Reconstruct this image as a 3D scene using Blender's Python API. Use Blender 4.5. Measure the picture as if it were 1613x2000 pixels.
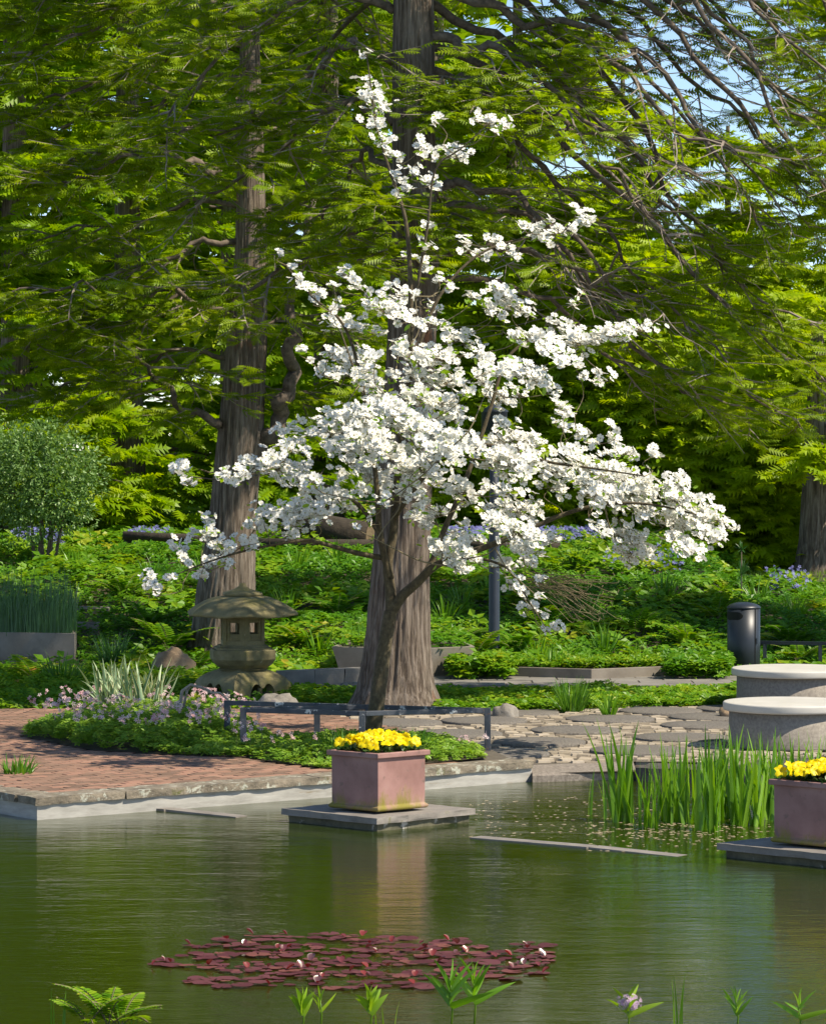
import bpy, math, random
import numpy as np
from mathutils import Vector, Matrix, noise as mnoise

# ------------------------------------------------------------------ camera, sky, sun
scene = bpy.context.scene
for o in list(bpy.data.objects): bpy.data.objects.remove(o)
R = math.radians
rng = np.random.default_rng(7); random.seed(7)
F, CX, CY, YH, H = 6600.0, 806.5, 1000.0, 860.0, 3.2      # focal (photo px), centre, horizon row, eye height
PITCH = math.atan((CY-YH)/F)
cam_d = bpy.data.cameras.new('camera'); cam = bpy.data.objects.new('camera', cam_d)
scene.collection.objects.link(cam); scene.camera = cam
cam.location = (0, 0, H); cam.rotation_euler = (R(90)-PITCH, 0, 0)
cam_d.sensor_fit = 'HORIZONTAL'; cam_d.sensor_width = 36; cam_d.lens = F/1613*36
cam_d.clip_start = 0.5; cam_d.clip_end = 2000

SUN_EL, SUN_AZ = 50, (0.93, -0.37)                          # from the right, a little behind the viewer
n_ = math.hypot(*SUN_AZ); ce = math.cos(R(SUN_EL))
SUN = Vector((SUN_AZ[0]/n_*ce, SUN_AZ[1]/n_*ce, math.sin(R(SUN_EL))))
world = bpy.data.worlds.new('World'); scene.world = world; world.use_nodes = True
wn = world.node_tree; sky = wn.nodes.new('ShaderNodeTexSky'); sky.sky_type = 'NISHITA'
sky.sun_disc = False; sky.sun_elevation = R(SUN_EL); sky.sun_rotation = math.atan2(SUN.x, SUN.y)
sky.air_density = 0.7; sky.dust_density = 0.0; sky.ozone_density = 4.0
bg = wn.nodes['Background']; bg.inputs['Strength'].default_value = 0.13
wn.links.new(sky.outputs[0], bg.inputs[0])
sl = bpy.data.lights.new('sun', 'SUN'); so = bpy.data.objects.new('sun', sl); scene.collection.objects.link(so)
sl.energy = 4.4; sl.angle = R(0.55); sl.color = (1.0, 0.95, 0.86)
so.rotation_euler = (-SUN).to_track_quat('-Z', 'Y').to_euler(); so.location = (30, -10, 40)
scene.render.engine = 'CYCLES'
scene.view_settings.view_transform = 'Standard'; scene.view_settings.look = 'None'
scene.view_settings.gamma = 1; scene.view_settings.exposure = 0.7
scene.view_settings.use_white_balance = True; scene.view_settings.white_balance_temperature = 7300   # camera set for open shade
scene.cycles.max_bounces = 10; scene.cycles.diffuse_bounces = 6; scene.cycles.glossy_bounces = 4; scene.cycles.transmission_bounces = 6; scene.cycles.transparent_max_bounces = 8

# ------------------------------------------------------------------ pixel -> place
def ray(px, py):
    a = (CY-py)/F; c, s = math.cos(PITCH), math.sin(PITCH)
    return Vector(((px-CX)/F, c+a*s, -s+a*c))
def P(px, py, Y):
    d = ray(px, py); t = Y/d.y; return Vector((d.x*t, Y, H+d.z*t))
def G(px, py, z=0.0):
    d = ray(px, py); t = (z-H)/d.z; return Vector((d.x*t, d.y*t, z))

# ------------------------------------------------------------------ helpers
ORG = {}
def link(o): scene.collection.objects.link(o); return o
def tag(o, label=None, cat=None, group=None, kind=None):
    if label: o['label'] = label
    if cat: o['category'] = cat
    if group: o['group'] = group
    if kind: o['kind'] = kind
    return o
def thing(name, loc, label, cat, group=None):
    o = link(bpy.data.objects.new(name, None)); o.location = loc; o.empty_display_size = .2
    ORG[o] = Vector(loc); return tag(o, label, cat, group)
def place(me, name, parent=None):
    o = link(bpy.data.objects.new(name, me))
    if parent: o.parent = parent; ORG[o] = ORG.get(parent, Vector())
    return o
def np_mesh(name, V, Fc, mats, smooth=False, mi=None, rnd=None, org=(0, 0, 0)):
    """V (n,3); Fc (m,k) uniform polygons"""
    V = np.asarray(V, np.float32)-np.asarray(org, np.float32); Fc = np.asarray(Fc, np.int32)
    me = bpy.data.meshes.new(name); m, k = Fc.shape
    me.vertices.add(len(V)); me.vertices.foreach_set('co', V.ravel())
    me.loops.add(m*k); me.loops.foreach_set('vertex_index', Fc.ravel())
    me.polygons.add(m); me.polygons.foreach_set('loop_start', np.arange(0, m*k, k, dtype=np.int32))
    for x in mats: me.materials.append(x)
    if mi is not None: me.polygons.foreach_set('material_index', np.asarray(mi, np.int32))
    me.polygons.foreach_set('use_smooth', np.full(m, smooth))
    if rnd is not None:
        a = me.attributes.new('rnd', 'FLOAT', 'FACE'); a.data.foreach_set('value', np.asarray(rnd, np.float32))
    me.update(calc_edges=True); return me
class MB:
    def __init__(s): s.v, s.f, s.m, s.sm = [], [], [], []
    def face(s, idx, m=0, sm=False): s.f.append(idx); s.m.append(m); s.sm.append(sm)
    def add(s, vs, fs, m=0, sm=False):
        b = len(s.v); s.v += [tuple(v) for v in vs]
        for f in fs: s.face([b+i for i in f], m, sm)
    def prism(s, poly, z0, z1, m=0):
        n = len(poly); vs = [(p[0], p[1], z0) for p in poly]+[(p[0], p[1], z1) for p in poly]
        s.add(vs, [list(range(n))[::-1], list(range(n, 2*n))]+[[i, (i+1) % n, n+(i+1) % n, n+i] for i in range(n)], m)
    def bar(s, a, b, w, h, m=0):
        a, b = Vector(a), Vector(b); d = (b-a).normalized(); up = Vector((0, 0, 1))
        if abs(d.z) > .9: up = Vector((0, 1, 0))
        x = d.cross(up).normalized()*w/2; y = x.cross(d).normalized()*h/2
        vs = [a-x-y, a+x-y, a+x+y, a-x+y, b-x-y, b+x-y, b+x+y, b-x+y]
        s.add(vs, [[3, 2, 1, 0], [4, 5, 6, 7], [0, 1, 5, 4], [1, 2, 6, 5], [2, 3, 7, 6], [3, 0, 4, 7]], m)
    def tube(s, pts, rad, n=6, m=0, cap=True):
        pts = [Vector(p) for p in pts]; k = len(pts); b = len(s.v); x = None
        for i, p in enumerate(pts):
            t = (pts[min(i+1, k-1)]-pts[max(i-1, 0)])
            t = t.normalized() if t.length > 1e-9 else Vector((0, 0, 1))
            if x is None: x = t.orthogonal().normalized()
            else:
                x = x-t*x.dot(t); x = x.normalized() if x.length > 1e-6 else t.orthogonal().normalized()
            y = t.cross(x); r = rad[i] if hasattr(rad, '__len__') else rad
            for j in range(n):
                a = 2*math.pi*j/n; s.v.append(tuple(p+x*(math.cos(a)*r)+y*(math.sin(a)*r)))
        for i in range(k-1):
            for j in range(n):
                s.face([b+i*n+j, b+i*n+(j+1) % n, b+(i+1)*n+(j+1) % n, b+(i+1)*n+j], m, n > 4)
        if cap:
            s.face([b+j for j in range(n)][::-1], m); s.face([b+(k-1)*n+j for j in range(n)], m)
    def lathe(s, c, prof, n=32, m=0, sx=1, sy=1, rot=0, sm=True, sub=1):
        """prof: (r,z) list; n sides, each side split in sub straight pieces"""
        c = Vector(c); b = len(s.v); N = n*sub
        for r, z in prof:
            for j in range(N):
                i, t = divmod(j, sub); t /= sub
                a0, a1 = rot+2*math.pi*i/n, rot+2*math.pi*(i+1)/n
                x = math.cos(a0)*(1-t)+math.cos(a1)*t; y = math.sin(a0)*(1-t)+math.sin(a1)*t
                s.v.append((c.x+x*r*sx, c.y+y*r*sy, c.z+z))
        for i in range(len(prof)-1):
            for j in range(N):
                s.face([b+i*N+j, b+i*N+(j+1) % N, b+(i+1)*N+(j+1) % N, b+(i+1)*N+j], m, sm)
        s.face([b+j for j in range(N)][::-1], m); s.face([b+(len(prof)-1)*N+j for j in range(N)], m)
    def build(s, name, mats, parent=None, kind=None, bevel=0, label=None):
        org = ORG.get(parent, Vector()) if parent else Vector()
        me = bpy.data.meshes.new(name)
        me.from_pydata([(v[0]-org.x, v[1]-org.y, v[2]-org.z) for v in s.v], [], s.f)
        for x in (mats if isinstance(mats, (list, tuple)) else [mats]): me.materials.append(x)
        me.polygons.foreach_set('material_index', s.m); me.polygons.foreach_set('use_smooth', s.sm); me.update()
        o = place(me, name, parent)
        if bevel:
            md = o.modifiers.new('bevel', 'BEVEL'); md.width = bevel; md.segments = 2; md.limit_method = 'ANGLE'
        if kind: o['kind'] = kind
        if label: o['label'] = label
        return o
def rough_box(name, c, dims, rz, mat, parent=None, sub=(10, 4, 3), amp=.01, fr=8., edge=.0, seed=0):
    """box with broken, uneven faces (quarried stone)"""
    c = Vector(c); nx, ny, nz = sub; idx = {}; V = []; Fs = []
    org = ORG.get(parent, Vector()) if parent else Vector()
    cr, sr = math.cos(rz), math.sin(rz)
    def vid(i, j, k):
        if (i, j, k) in idx: return idx[i, j, k]
        p = Vector(((i/nx-.5)*dims[0], (j/ny-.5)*dims[1], (k/nz-.5)*dims[2]))
        q = mnoise.noise_vector(p*fr+Vector((seed*3.1, seed, c.x*7)))
        onx, ony, onz = i in (0, nx), j in (0, ny), k in (0, nz)
        a = amp*(1.6 if (onx+ony+onz) > 1 else 1)
        p = p+Vector((q.x*a, q.y*a, q.z*a*(.35 if onz else .6)))
        if onx+ony+onz > 1: p *= 1-edge
        idx[i, j, k] = len(V); V.append((c.x+p.x*cr-p.y*sr-org.x, c.y+p.x*sr+p.y*cr-org.y, c.z+p.z-org.z)); return idx[i, j, k]
    for i in range(nx):
        for j in range(ny):
            Fs.append([vid(i, j, nz), vid(i+1, j, nz), vid(i+1, j+1, nz), vid(i, j+1, nz)])
            Fs.append([vid(i, j, 0), vid(i, j+1, 0), vid(i+1, j+1, 0), vid(i+1, j, 0)])
    for i in range(nx):
        for k in range(nz):
            Fs.append([vid(i, 0, k), vid(i+1, 0, k), vid(i+1, 0, k+1), vid(i, 0, k+1)])
            Fs.append([vid(i, ny, k), vid(i, ny, k+1), vid(i+1, ny, k+1), vid(i+1, ny, k)])
    for j in range(ny):
        for k in range(nz):
            Fs.append([vid(0, j, k), vid(0, j, k+1), vid(0, j+1, k+1), vid(0, j+1, k)])
            Fs.append([vid(nx, j, k), vid(nx, j+1, k), vid(nx, j+1, k+1), vid(nx, j, k+1)])
    me = bpy.data.meshes.new(name); me.from_pydata(V, [], Fs); me.materials.append(mat); me.update()
    return place(me, name, parent)
def frames(d, up, roll=None):
    """rotation matrices whose x axis follows d (N,3) and z axis leans to up (N,3)"""
    x = d/np.linalg.norm(d, axis=1, keepdims=True)
    y = np.cross(up, x); l = np.linalg.norm(y, axis=1, keepdims=True); y = np.where(l < 1e-5, np.array([[0, 1., 0]]), y/np.maximum(l, 1e-6))
    z = np.cross(x, y)
    if roll is not None:
        c, s = np.cos(roll)[:, None], np.sin(roll)[:, None]; y, z = y*c+z*s, z*c-y*s
    return np.stack([x, y, z], axis=2)
def scatter(name, tv, tf, pos, rot, scale, mats, parent=None, kind=None, tm=None, rnd=None, smooth=False):
    tv = np.asarray(tv, float); tf = np.asarray(tf, int); N = len(pos); k = len(tv)
    scale = np.asarray(scale, float)
    if scale.ndim == 1: scale = scale[:, None]*np.ones((1, 3))
    V = np.einsum('nij,nkj->nki', rot, tv[None]*scale[:, None, :])+np.asarray(pos)[:, None, :]
    Fc = (tf[None]+(np.arange(N)*k)[:, None, None]).reshape(-1, tf.shape[1])
    if rnd is None: rnd = rng.random(N)
    rn = np.repeat(rnd, len(tf)); mi = np.tile(tm, N) if tm is not None else None
    org = ORG.get(parent, Vector()) if parent else Vector()
    me = np_mesh(name, V.reshape(-1, 3), Fc, mats, smooth, mi, rn, org)
    o = place(me, name, parent)
    if kind: o['kind'] = kind
    return o
def unit(v): v = np.asarray(v, float); return v/np.linalg.norm(v, axis=-1, keepdims=True)
def in_poly(x, y, poly):
    x, y = np.asarray(x), np.asarray(y); c = np.zeros(x.shape, bool); n = len(poly)
    for i in range(n):
        x0, y0 = poly[i][0], poly[i][1]; x1, y1 = poly[i-1][0], poly[i-1][1]
        if y0 == y1: continue
        c ^= ((y0 > y) != (y1 > y)) & (x < (x1-x0)*(y-y0)/(y1-y0)+x0)
    return c
def sample_poly(poly, n):
    xs = [p[0] for p in poly]; ys = [p[1] for p in poly]; out = np.zeros((0, 2))
    while len(out) < n:
        q = np.column_stack([rng.uniform(min(xs), max(xs), n*2), rng.uniform(min(ys), max(ys), n*2)])
        out = np.vstack([out, q[in_poly(q[:, 0], q[:, 1], poly)]])
    return out[:n]

# ------------------------------------------------------------------ materials
def new_mat(name):
    m = bpy.data.materials.new(name); m.use_nodes = True; nt = m.node_tree
    return m, nt, nt.nodes['Principled BSDF'], nt.nodes['Material Output']
def nd(nt, t, **kw):
    n = nt.nodes.new(t)
    for k, v in kw.items():
        if k.startswith('_'): setattr(n, k[1:], v)
        else: n.inputs[k.replace('__', ' ')].default_value = v
    return n
def ramp(nt, stops, src):
    r = nt.nodes.new('ShaderNodeValToRGB'); e = r.color_ramp.elements
    while len(e) < len(stops): e.new(.5)
    for i, (p, c) in enumerate(stops): e[i].position = p; e[i].color = (*c, 1)
    nt.links.new(src, r.inputs[0]); return r.outputs[0]
def coords(nt, stretch=(1, 1, 1), kind='Object'):
    tc = nt.nodes.new('ShaderNodeTexCoord'); mp = nt.nodes.new('ShaderNodeMapping'); mp.inputs['Scale'].default_value = stretch
    nt.links.new(tc.outputs[kind], mp.inputs[0]); return mp.outputs[0]
def mix(nt, fac, a, b, blend='MIX'):
    n = nt.nodes.new('ShaderNodeMix'); n.data_type = 'RGBA'; n.blend_type = blend
    for s, v in ((n.inputs[0], fac), (n.inputs[6], a), (n.inputs[7], b)):
        if hasattr(v, 'links') or hasattr(v, 'is_linked'): nt.links.new(v, s)
        elif isinstance(v, (int, float)): s.default_value = v
        else: s.default_value = (*v, 1)
    return n.outputs[2]
def stone(name, stops, scale=6, rough=.85, bump=.3, bscale=60, stretch=(1, 1, 1), spots=None, detail=6, bdist=.01, vary=0.):
    m, nt, bs, out = new_mat(name); co = coords(nt, stretch)
    nz = nd(nt, 'ShaderNodeTexNoise', Scale=scale, Detail=detail, Roughness=.65); nt.links.new(co, nz.inputs[0])
    src = nz.outputs[0]
    if vary:                                                # every piece its own shade
        oi = nt.nodes.new('ShaderNodeObjectInfo'); at = nt.nodes.new('ShaderNodeAttribute'); at.attribute_name = 'rnd'
        ad = nt.nodes.new('ShaderNodeMath'); nt.links.new(oi.outputs['Random'], ad.inputs[0]); nt.links.new(at.outputs['Fac'], ad.inputs[1])
        fr_ = nt.nodes.new('ShaderNodeMath'); fr_.operation = 'FRACT'; nt.links.new(ad.outputs[0], fr_.inputs[0])
        mv = nt.nodes.new('ShaderNodeMix'); mv.inputs[0].default_value = vary; nt.links.new(src, mv.inputs[2]); nt.links.new(fr_.outputs[0], mv.inputs[3]); src = mv.outputs[0]
    col = ramp(nt, stops, src)
    if spots:                                               # lichen, moss: patches with their own shape
        for sc, lo, hi, c in spots:
            s2 = nd(nt, 'ShaderNodeTexNoise', Scale=sc, Detail=5, Roughness=.7); nt.links.new(co, s2.inputs[0])
            f = ramp(nt, [(lo, (0, 0, 0)), (hi, (1, 1, 1))], s2.outputs[0]); col = mix(nt, f, col, c)
    nt.links.new(col, bs.inputs['Base Color']); bs.inputs['Roughness'].default_value = rough
    b2 = nd(nt, 'ShaderNodeTexNoise', Scale=bscale, Detail=5, Roughness=.7); nt.links.new(co, b2.inputs[0])
    bp = nd(nt, 'ShaderNodeBump', Strength=bump, Distance=bdist); nt.links.new(b2.outputs[0], bp.inputs['Height'])
    nt.links.new(bp.outputs[0], bs.inputs['Normal']); return m
def leaf(name, stops, trans=.45, gloss=.06, nscale=.5, nmix=.35, tcol=None, rough=.45):
    m, nt, bs, out = new_mat(name); nt.nodes.remove(bs)
    at = nt.nodes.new('ShaderNodeAttribute'); at.attribute_name = 'rnd'
    tc = nt.nodes.new('ShaderNodeNewGeometry')
    nz = nd(nt, 'ShaderNodeTexNoise', Scale=nscale, Detail=3); nt.links.new(tc.outputs['Position'], nz.inputs[0])
    ma = nt.nodes.new('ShaderNodeMapRange'); ma.inputs[1].default_value = .3; ma.inputs[2].default_value = .7
    nt.links.new(nz.outputs[0], ma.inputs[0])
    mf = nt.nodes.new('ShaderNodeMix'); mf.inputs[0].default_value = nmix
    nt.links.new(at.outputs['Fac'], mf.inputs[2]); nt.links.new(ma.outputs[0], mf.inputs[3])
    col = ramp(nt, stops, mf.outputs[0])
    d = nt.nodes.new('ShaderNodeBsdfDiffuse'); t = nt.nodes.new('ShaderNodeBsdfTranslucent')
    g = nt.nodes.new('ShaderNodeBsdfGlossy'); g.inputs['Roughness'].default_value = rough
    g.inputs['Color'].default_value = (.9, .95, .85, 1)
    tcc = mix(nt, 1.0, col, tcol or (1.25, 1.15, .5), 'MULTIPLY')
    nt.links.new(col, d.inputs[0]); nt.links.new(tcc, t.inputs[0])
    m1 = nt.nodes.new('ShaderNodeMixShader'); m1.inputs[0].default_value = trans
    nt.links.new(d.outputs[0], m1.inputs[1]); nt.links.new(t.outputs[0], m1.inputs[2])
    m2 = nt.nodes.new('ShaderNodeMixShader'); m2.inputs[0].default_value = gloss
    nt.links.new(m1.outputs[0], m2.inputs[1]); nt.links.new(g.outputs[0], m2.inputs[2])
    nt.links.new(m2.outputs[0], out.inputs[0]); return m
def plain(name, c, rough=.5, metal=0, spec=.5):
    m, nt, bs, out = new_mat(name); bs.inputs['Base Color'].default_value = (*c, 1)
    bs.inputs['Roughness'].default_value = rough; bs.inputs['Metallic'].default_value = metal
    bs.inputs['Specular IOR Level'].default_value = spec; return m
def bark(name, stops, sx=7, sz=1.1, bump=.8, bdist=.03):
    return stone(name, stops, scale=2.2, rough=.95, bump=bump, bscale=3.2, stretch=(sx, sx, sz), bdist=bdist)

M = {}
M['soil'] = stone('soil', [(.3, (.03, .022, .014)), (.7, (.07, .05, .03))], scale=9, bump=.6, bscale=40)
M['lawn'] = stone('lawn_soil', [(.3, (.035, .05, .015)), (.7, (.07, .09, .03))], scale=4)
M['mortar'] = stone('sand_joint', [(.3, (.07, .055, .04)), (.7, (.13, .11, .08))], scale=20)
M['sett'] = stone('sett_stone', [(.25, (.19, .155, .115)), (.5, (.34, .28, .20)), (.75, (.46, .39, .30))], scale=4.5, bump=.3, bscale=50, vary=.4)
M['disc'] = stone('aggregate_concrete', [(.35, (.085, .075, .063)), (.65, (.19, .17, .145))], scale=45, bump=.5, bscale=90, detail=3)
M['brick'] = stone('paving_brick', [(.25, (.13, .08, .052)), (.5, (.24, .14, .092)), (.68, (.32, .165, .11)), (.82, (.31, .22, .15))], scale=3.4, bump=.25, bscale=60, vary=.45)
M['coping'] = stone('lichen_coping', [(.3, (.10, .085, .06)), (.6, (.24, .20, .145)), (.8, (.33, .29, .22))], scale=7, bump=.8, bscale=35,
                    spots=[(9, .56, .62, (.42, .42, .34)), (5, .6, .7, (.10, .105, .03))], bdist=.02)
M['wall'] = stone('pond_wall_concrete', [(.3, (.26, .25, .22)), (.7, (.44, .425, .385))], scale=3, bump=.25, bscale=30, stretch=(1, 1, 5),
                  spots=[(2.5, .6, .75, (.22, .17, .10))])
M['kerb'] = stone('gravel_kerb', [(.3, (.12, .10, .08)), (.7, (.28, .24, .20))], scale=30, bump=.6, bscale=60)
M['darkstone'] = stone('wet_dark_stone', [(.3, (.035, .03, .025)), (.7, (.10, .09, .075))], scale=10, bump=.6, bscale=40)
M['slab'] = stone('slab_stone', [(.3, (.14, .125, .11)), (.7, (.26, .235, .205))], scale=4, bump=.35, bscale=40,
                  spots=[(8, .6, .72, (.11, .11, .035))])
M['slabbase'] = stone('mossy_base', [(.3, (.05, .05, .03)), (.7, (.14, .13, .08))], scale=6, bump=.6, bscale=30,
                      spots=[(5, .58, .66, (.42, .40, .36))])
M['concrete'] = stone('planter_concrete', [(.3, (.17, .145, .115)), (.7, (.29, .255, .21))], scale=2.2, bump=.2, bscale=70,
                      spots=[(1.3, .58, .8, (.11, .095, .08))])
M['path'] = stone('path_flags', [(.3, (.13, .12, .105)), (.7, (.25, .23, .20))], scale=2.5, bump=.3, bscale=30)
M['lid'] = stone('seat_lid', [(.3, (.46, .44, .39)), (.7, (.55, .525, .475))], scale=3, rough=.6, bump=.06, bscale=80)
M['seat'] = stone('seat_concrete', [(.35, (.20, .175, .145)), (.65, (.29, .26, .215))], scale=30, bump=.3, bscale=110, detail=3,
                  spots=[(2, .6, .75, (.15, .13, .11))])
M['lantern'] = stone('lantern_granite', [(.3, (.13, .11, .05)), (.55, (.235, .20, .095)), (.8, (.34, .305, .19))], scale=5, bump=.5, bscale=60,
                     spots=[(2.6, .52, .68, (.21, .18, .045)), (9, .66, .7, (.45, .45, .40))])
M['boulder'] = stone('boulder_stone', [(.3, (.13, .115, .095)), (.7, (.30, .275, .24))], scale=5, bump=.7, bscale=18, bdist=.02)
M['tanboulder'] = stone('tan_boulder_stone', [(.3, (.20, .13, .075)), (.7, (.38, .27, .17))], scale=5, bump=.6, bscale=18, bdist=.02)
M['rail'] = stone('peeling_rail_paint', [(.3, (.035, .042, .055)), (.7, (.075, .085, .105))], scale=6, rough=.5, bump=.15, bscale=50,
                  spots=[(9, .60, .63, (.55, .56, .56)), (12, .64, .68, (.22, .10, .05))])
M['bin'] = stone('bin_paint', [(.3, (.012, .017, .024)), (.7, (.022, .029, .038))], scale=3, rough=.42, bump=.03, bscale=200)
M['post'] = stone('post_paint', [(.3, (.012, .018, .03)), (.7, (.03, .038, .055))], scale=3, rough=.45, bump=.08, bscale=60, stretch=(1, 1, .3))
M['black'] = plain('black_void', (.004, .004, .004), .8)
M['logwood'] = bark('shaded_log_wood', [(.3, (.02, .015, .01)), (.7, (.055, .042, .028))], 4, 4)  # shade on the fence and log is put into this darkened brown
M['cutwood'] = stone('cut_wood', [(.3, (.12, .08, .045)), (.7, (.22, .16, .09))], scale=12)
M['driftwood'] = stone('driftwood', [(.3, (.22, .18, .14)), (.7, (.42, .37, .31))], scale=20, stretch=(1, 1, 1), bump=.5, bscale=50)
def redwood_bark():
    m, nt, bs, out = new_mat('redwood_bark'); co = coords(nt, (11, 11, .7))
    a = nd(nt, 'ShaderNodeTexNoise', Scale=2.0, Detail=8, Roughness=.7); nt.links.new(co, a.inputs[0])
    col = ramp(nt, [(.3, (.035, .024, .016)), (.45, (.12, .09, .066)), (.58, (.235, .19, .15)), (.76, (.38, .33, .28))], a.outputs[0])
    co2 = coords(nt, (1, 1, .5)); b = nd(nt, 'ShaderNodeTexNoise', Scale=2.6, Detail=4); nt.links.new(co2, b.inputs[0])
    f = ramp(nt, [(.64, (0, 0, 0)), (.74, (1, 1, 1))], b.outputs[0]); col = mix(nt, f, col, (.22, .10, .05))
    nt.links.new(col, bs.inputs['Base Color']); bs.inputs['Roughness'].default_value = .95
    bp = nd(nt, 'ShaderNodeBump', Strength=1.0, Distance=.05); nt.links.new(a.outputs[0], bp.inputs['Height'])
    nt.links.new(bp.outputs[0], bs.inputs['Normal']); return m
M['redwood'] = redwood_bark()
M['limb'] = bark('redwood_limb', [(.3, (.06, .044, .032)), (.7, (.20, .155, .12))], 6, 6, .7, .01)
M['twig'] = stone('redwood_twig', [(.3, (.13, .10, .075)), (.7, (.36, .30, .25))], scale=5, bump=.2)
M['dogbark'] = bark('dogwood_bark', [(.3, (.04, .03, .016)), (.55, (.09, .07, .038)), (.75, (.16, .13, .075))], 14, 9, .7, .01)
M['dogtwig'] = stone('dogwood_twig', [(.3, (.10, .08, .045)), (.7, (.24, .19, .10))], scale=5)
def terracotta():
    m, nt, bs, out = new_mat('pink_terracotta'); co = coords(nt)
    nz = nd(nt, 'ShaderNodeTexNoise', Scale=4, Detail=6); nt.links.new(co, nz.inputs[0])
    col = ramp(nt, [(.3, (.22, .11, .092)), (.6, (.33, .18, .155)), (.8, (.39, .24, .21))], nz.outputs[0])
    sep = nt.nodes.new('ShaderNodeSeparateXYZ'); nt.links.new(co, sep.inputs[0])
    c2 = coords(nt, (1, 1, .35)); n2 = nd(nt, 'ShaderNodeTexNoise', Scale=6, Detail=8, Roughness=.75); nt.links.new(c2, n2.inputs[0])
    add = nt.nodes.new('ShaderNodeMath'); add.operation = 'MULTIPLY_ADD'; add.inputs[1].default_value = -1.5; add.inputs[2].default_value = .235
    nt.links.new(sep.outputs[2], add.inputs[0])                    # moss climbs from the foot of the pot
    sm = nt.nodes.new('ShaderNodeMath'); nt.links.new(add.outputs[0], sm.inputs[0]); nt.links.new(n2.outputs[0], sm.inputs[1])
    f = ramp(nt, [(.50, (0, 0, 0)), (.72, (1, 1, 1))], sm.outputs[0]); col = mix(nt, f, col, (.20, .17, .022))
    n3 = nd(nt, 'ShaderNodeTexNoise', Scale=14, Detail=5); nt.links.new(co, n3.inputs[0])
    f3 = ramp(nt, [(.62, (0, 0, 0)), (.72, (1, 1, 1))], n3.outputs[0]); col = mix(nt, f3, col, (.2, .12, .10))
    nt.links.new(col, bs.inputs['Base Color']); bs.inputs['Roughness'].default_value = .8
    bp = nd(nt, 'ShaderNodeBump', Strength=.2, Distance=.01); nt.links.new(n3.outputs[0], bp.inputs['Height'])
    nt.links.new(bp.outputs[0], bs.inputs['Normal']); return m
M['terracotta'] = terracotta()
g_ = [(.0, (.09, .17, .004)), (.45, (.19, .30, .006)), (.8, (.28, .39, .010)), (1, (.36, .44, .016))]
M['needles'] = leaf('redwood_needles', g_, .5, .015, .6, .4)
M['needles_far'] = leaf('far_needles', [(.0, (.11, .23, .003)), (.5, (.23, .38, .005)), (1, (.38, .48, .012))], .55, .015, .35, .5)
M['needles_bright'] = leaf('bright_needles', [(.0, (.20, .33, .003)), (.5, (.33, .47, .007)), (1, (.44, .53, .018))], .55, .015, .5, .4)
M['shrub'] = leaf('shrub_leaf', [(.0, (.08, .18, .04)), (.6, (.17, .31, .08)), (1, (.27, .41, .14))], .35, .04, 1.5, .3)
M['cover'] = leaf('ground_cover_leaf', [(.0, (.03, .13, .006)), (.4, (.07, .22, .008)), (.74, (.15, .31, .012)), (.92, (.28, .38, .02)), (1, (.34, .24, .04))], .4, .025, .45, .5)
M['epimedium'] = leaf('epimedium_leaf', [(.0, (.06, .19, .008)), (.5, (.13, .29, .01)), (.82, (.25, .38, .015)), (.94, (.38, .38, .03)), (1, (.40, .20, .05))], .4, .025, .9, .3)
M['geranium'] = leaf('geranium_leaf', [(.0, (.10, .24, .02)), (.6, (.21, .37, .035)), (1, (.34, .47, .07))], .4, .025, 1.5, .3)
M['blade'] = leaf('iris_blade', [(.0, (.08, .22, .008)), (.6, (.16, .37, .012)), (1, (.27, .47, .02))], .5, .04, 2, .2)
M['grass'] = leaf('tuft_blade', [(.0, (.04, .14, .008)), (.6, (.09, .25, .012)), (1, (.18, .34, .02))], .4, .04, 2, .3)
M['darkgrass'] = leaf('rush_blade', [(.0, (.014, .08, .014)), (.6, (.035, .15, .02)), (1, (.08, .21, .03))], .35, .08, 2, .3)
M['bluegreen'] = leaf('grey_green_blade', [(.0, (.10, .20, .10)), (.6, (.20, .32, .18)), (1, (.32, .42, .24))], .25, .05, 3, .2)
M['cream'] = leaf('cream_margin', [(.0, (.5, .5, .28)), (1, (.62, .6, .36))], .3, .05)
M['dogleaf'] = leaf('dogwood_leaf', [(.0, (.13, .28, .01)), (.6, (.24, .42, .015)), (1, (.36, .5, .03))], .5, .04, 1.5, .2)
M['bract'] = leaf('white_bract', [(.0, (.72, .71, .66)), (1, (.84, .83, .78))], .3, .02, 3, .2, tcol=(1, 1, .96))
M['button'] = leaf('flower_button', [(.0, (.30, .26, .03)), (1, (.42, .36, .05))], .1, .02)
M['pansy'] = leaf('pansy_petal', [(.0, (.80, .56, .005)), (.6, (.88, .70, .008)), (1, (.92, .80, .05))], .35, .02, 4, .2, tcol=(1, 1, .6))
M['pansyleaf'] = leaf('pansy_leaf', [(.0, (.015, .06, .012)), (1, (.05, .13, .02))], .25, .08)
M['pink'] = leaf('pink_petal', [(.0, (.62, .30, .34)), (.5, (.72, .48, .50)), (1, (.80, .66, .66))], .3, .02, 3, .1, tcol=(1, .9, .9))
M['blue'] = leaf('bluebell_petal', [(.0, (.14, .14, .45)), (1, (.30, .30, .66))], .3, .03, tcol=(1, 1, 1))
M['lilac'] = leaf('lilac_petal', [(.0, (.45, .28, .42)), (1, (.68, .52, .62))], .3, .03, tcol=(1, 1, 1))
M['debris'] = leaf('floating_petals', [(.0, (.35, .27, .16)), (1, (.62, .52, .36))], .15, .05, tcol=(1, 1, .9))
M['pad'] = leaf('lily_pad', [(.0, (.075, .022, .03)), (.6, (.14, .05, .058)), (.88, (.20, .075, .06)), (1, (.28, .11, .05))], .15, .06, 2, .15, tcol=(1.2, .6, .5), rough=.3)
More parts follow.
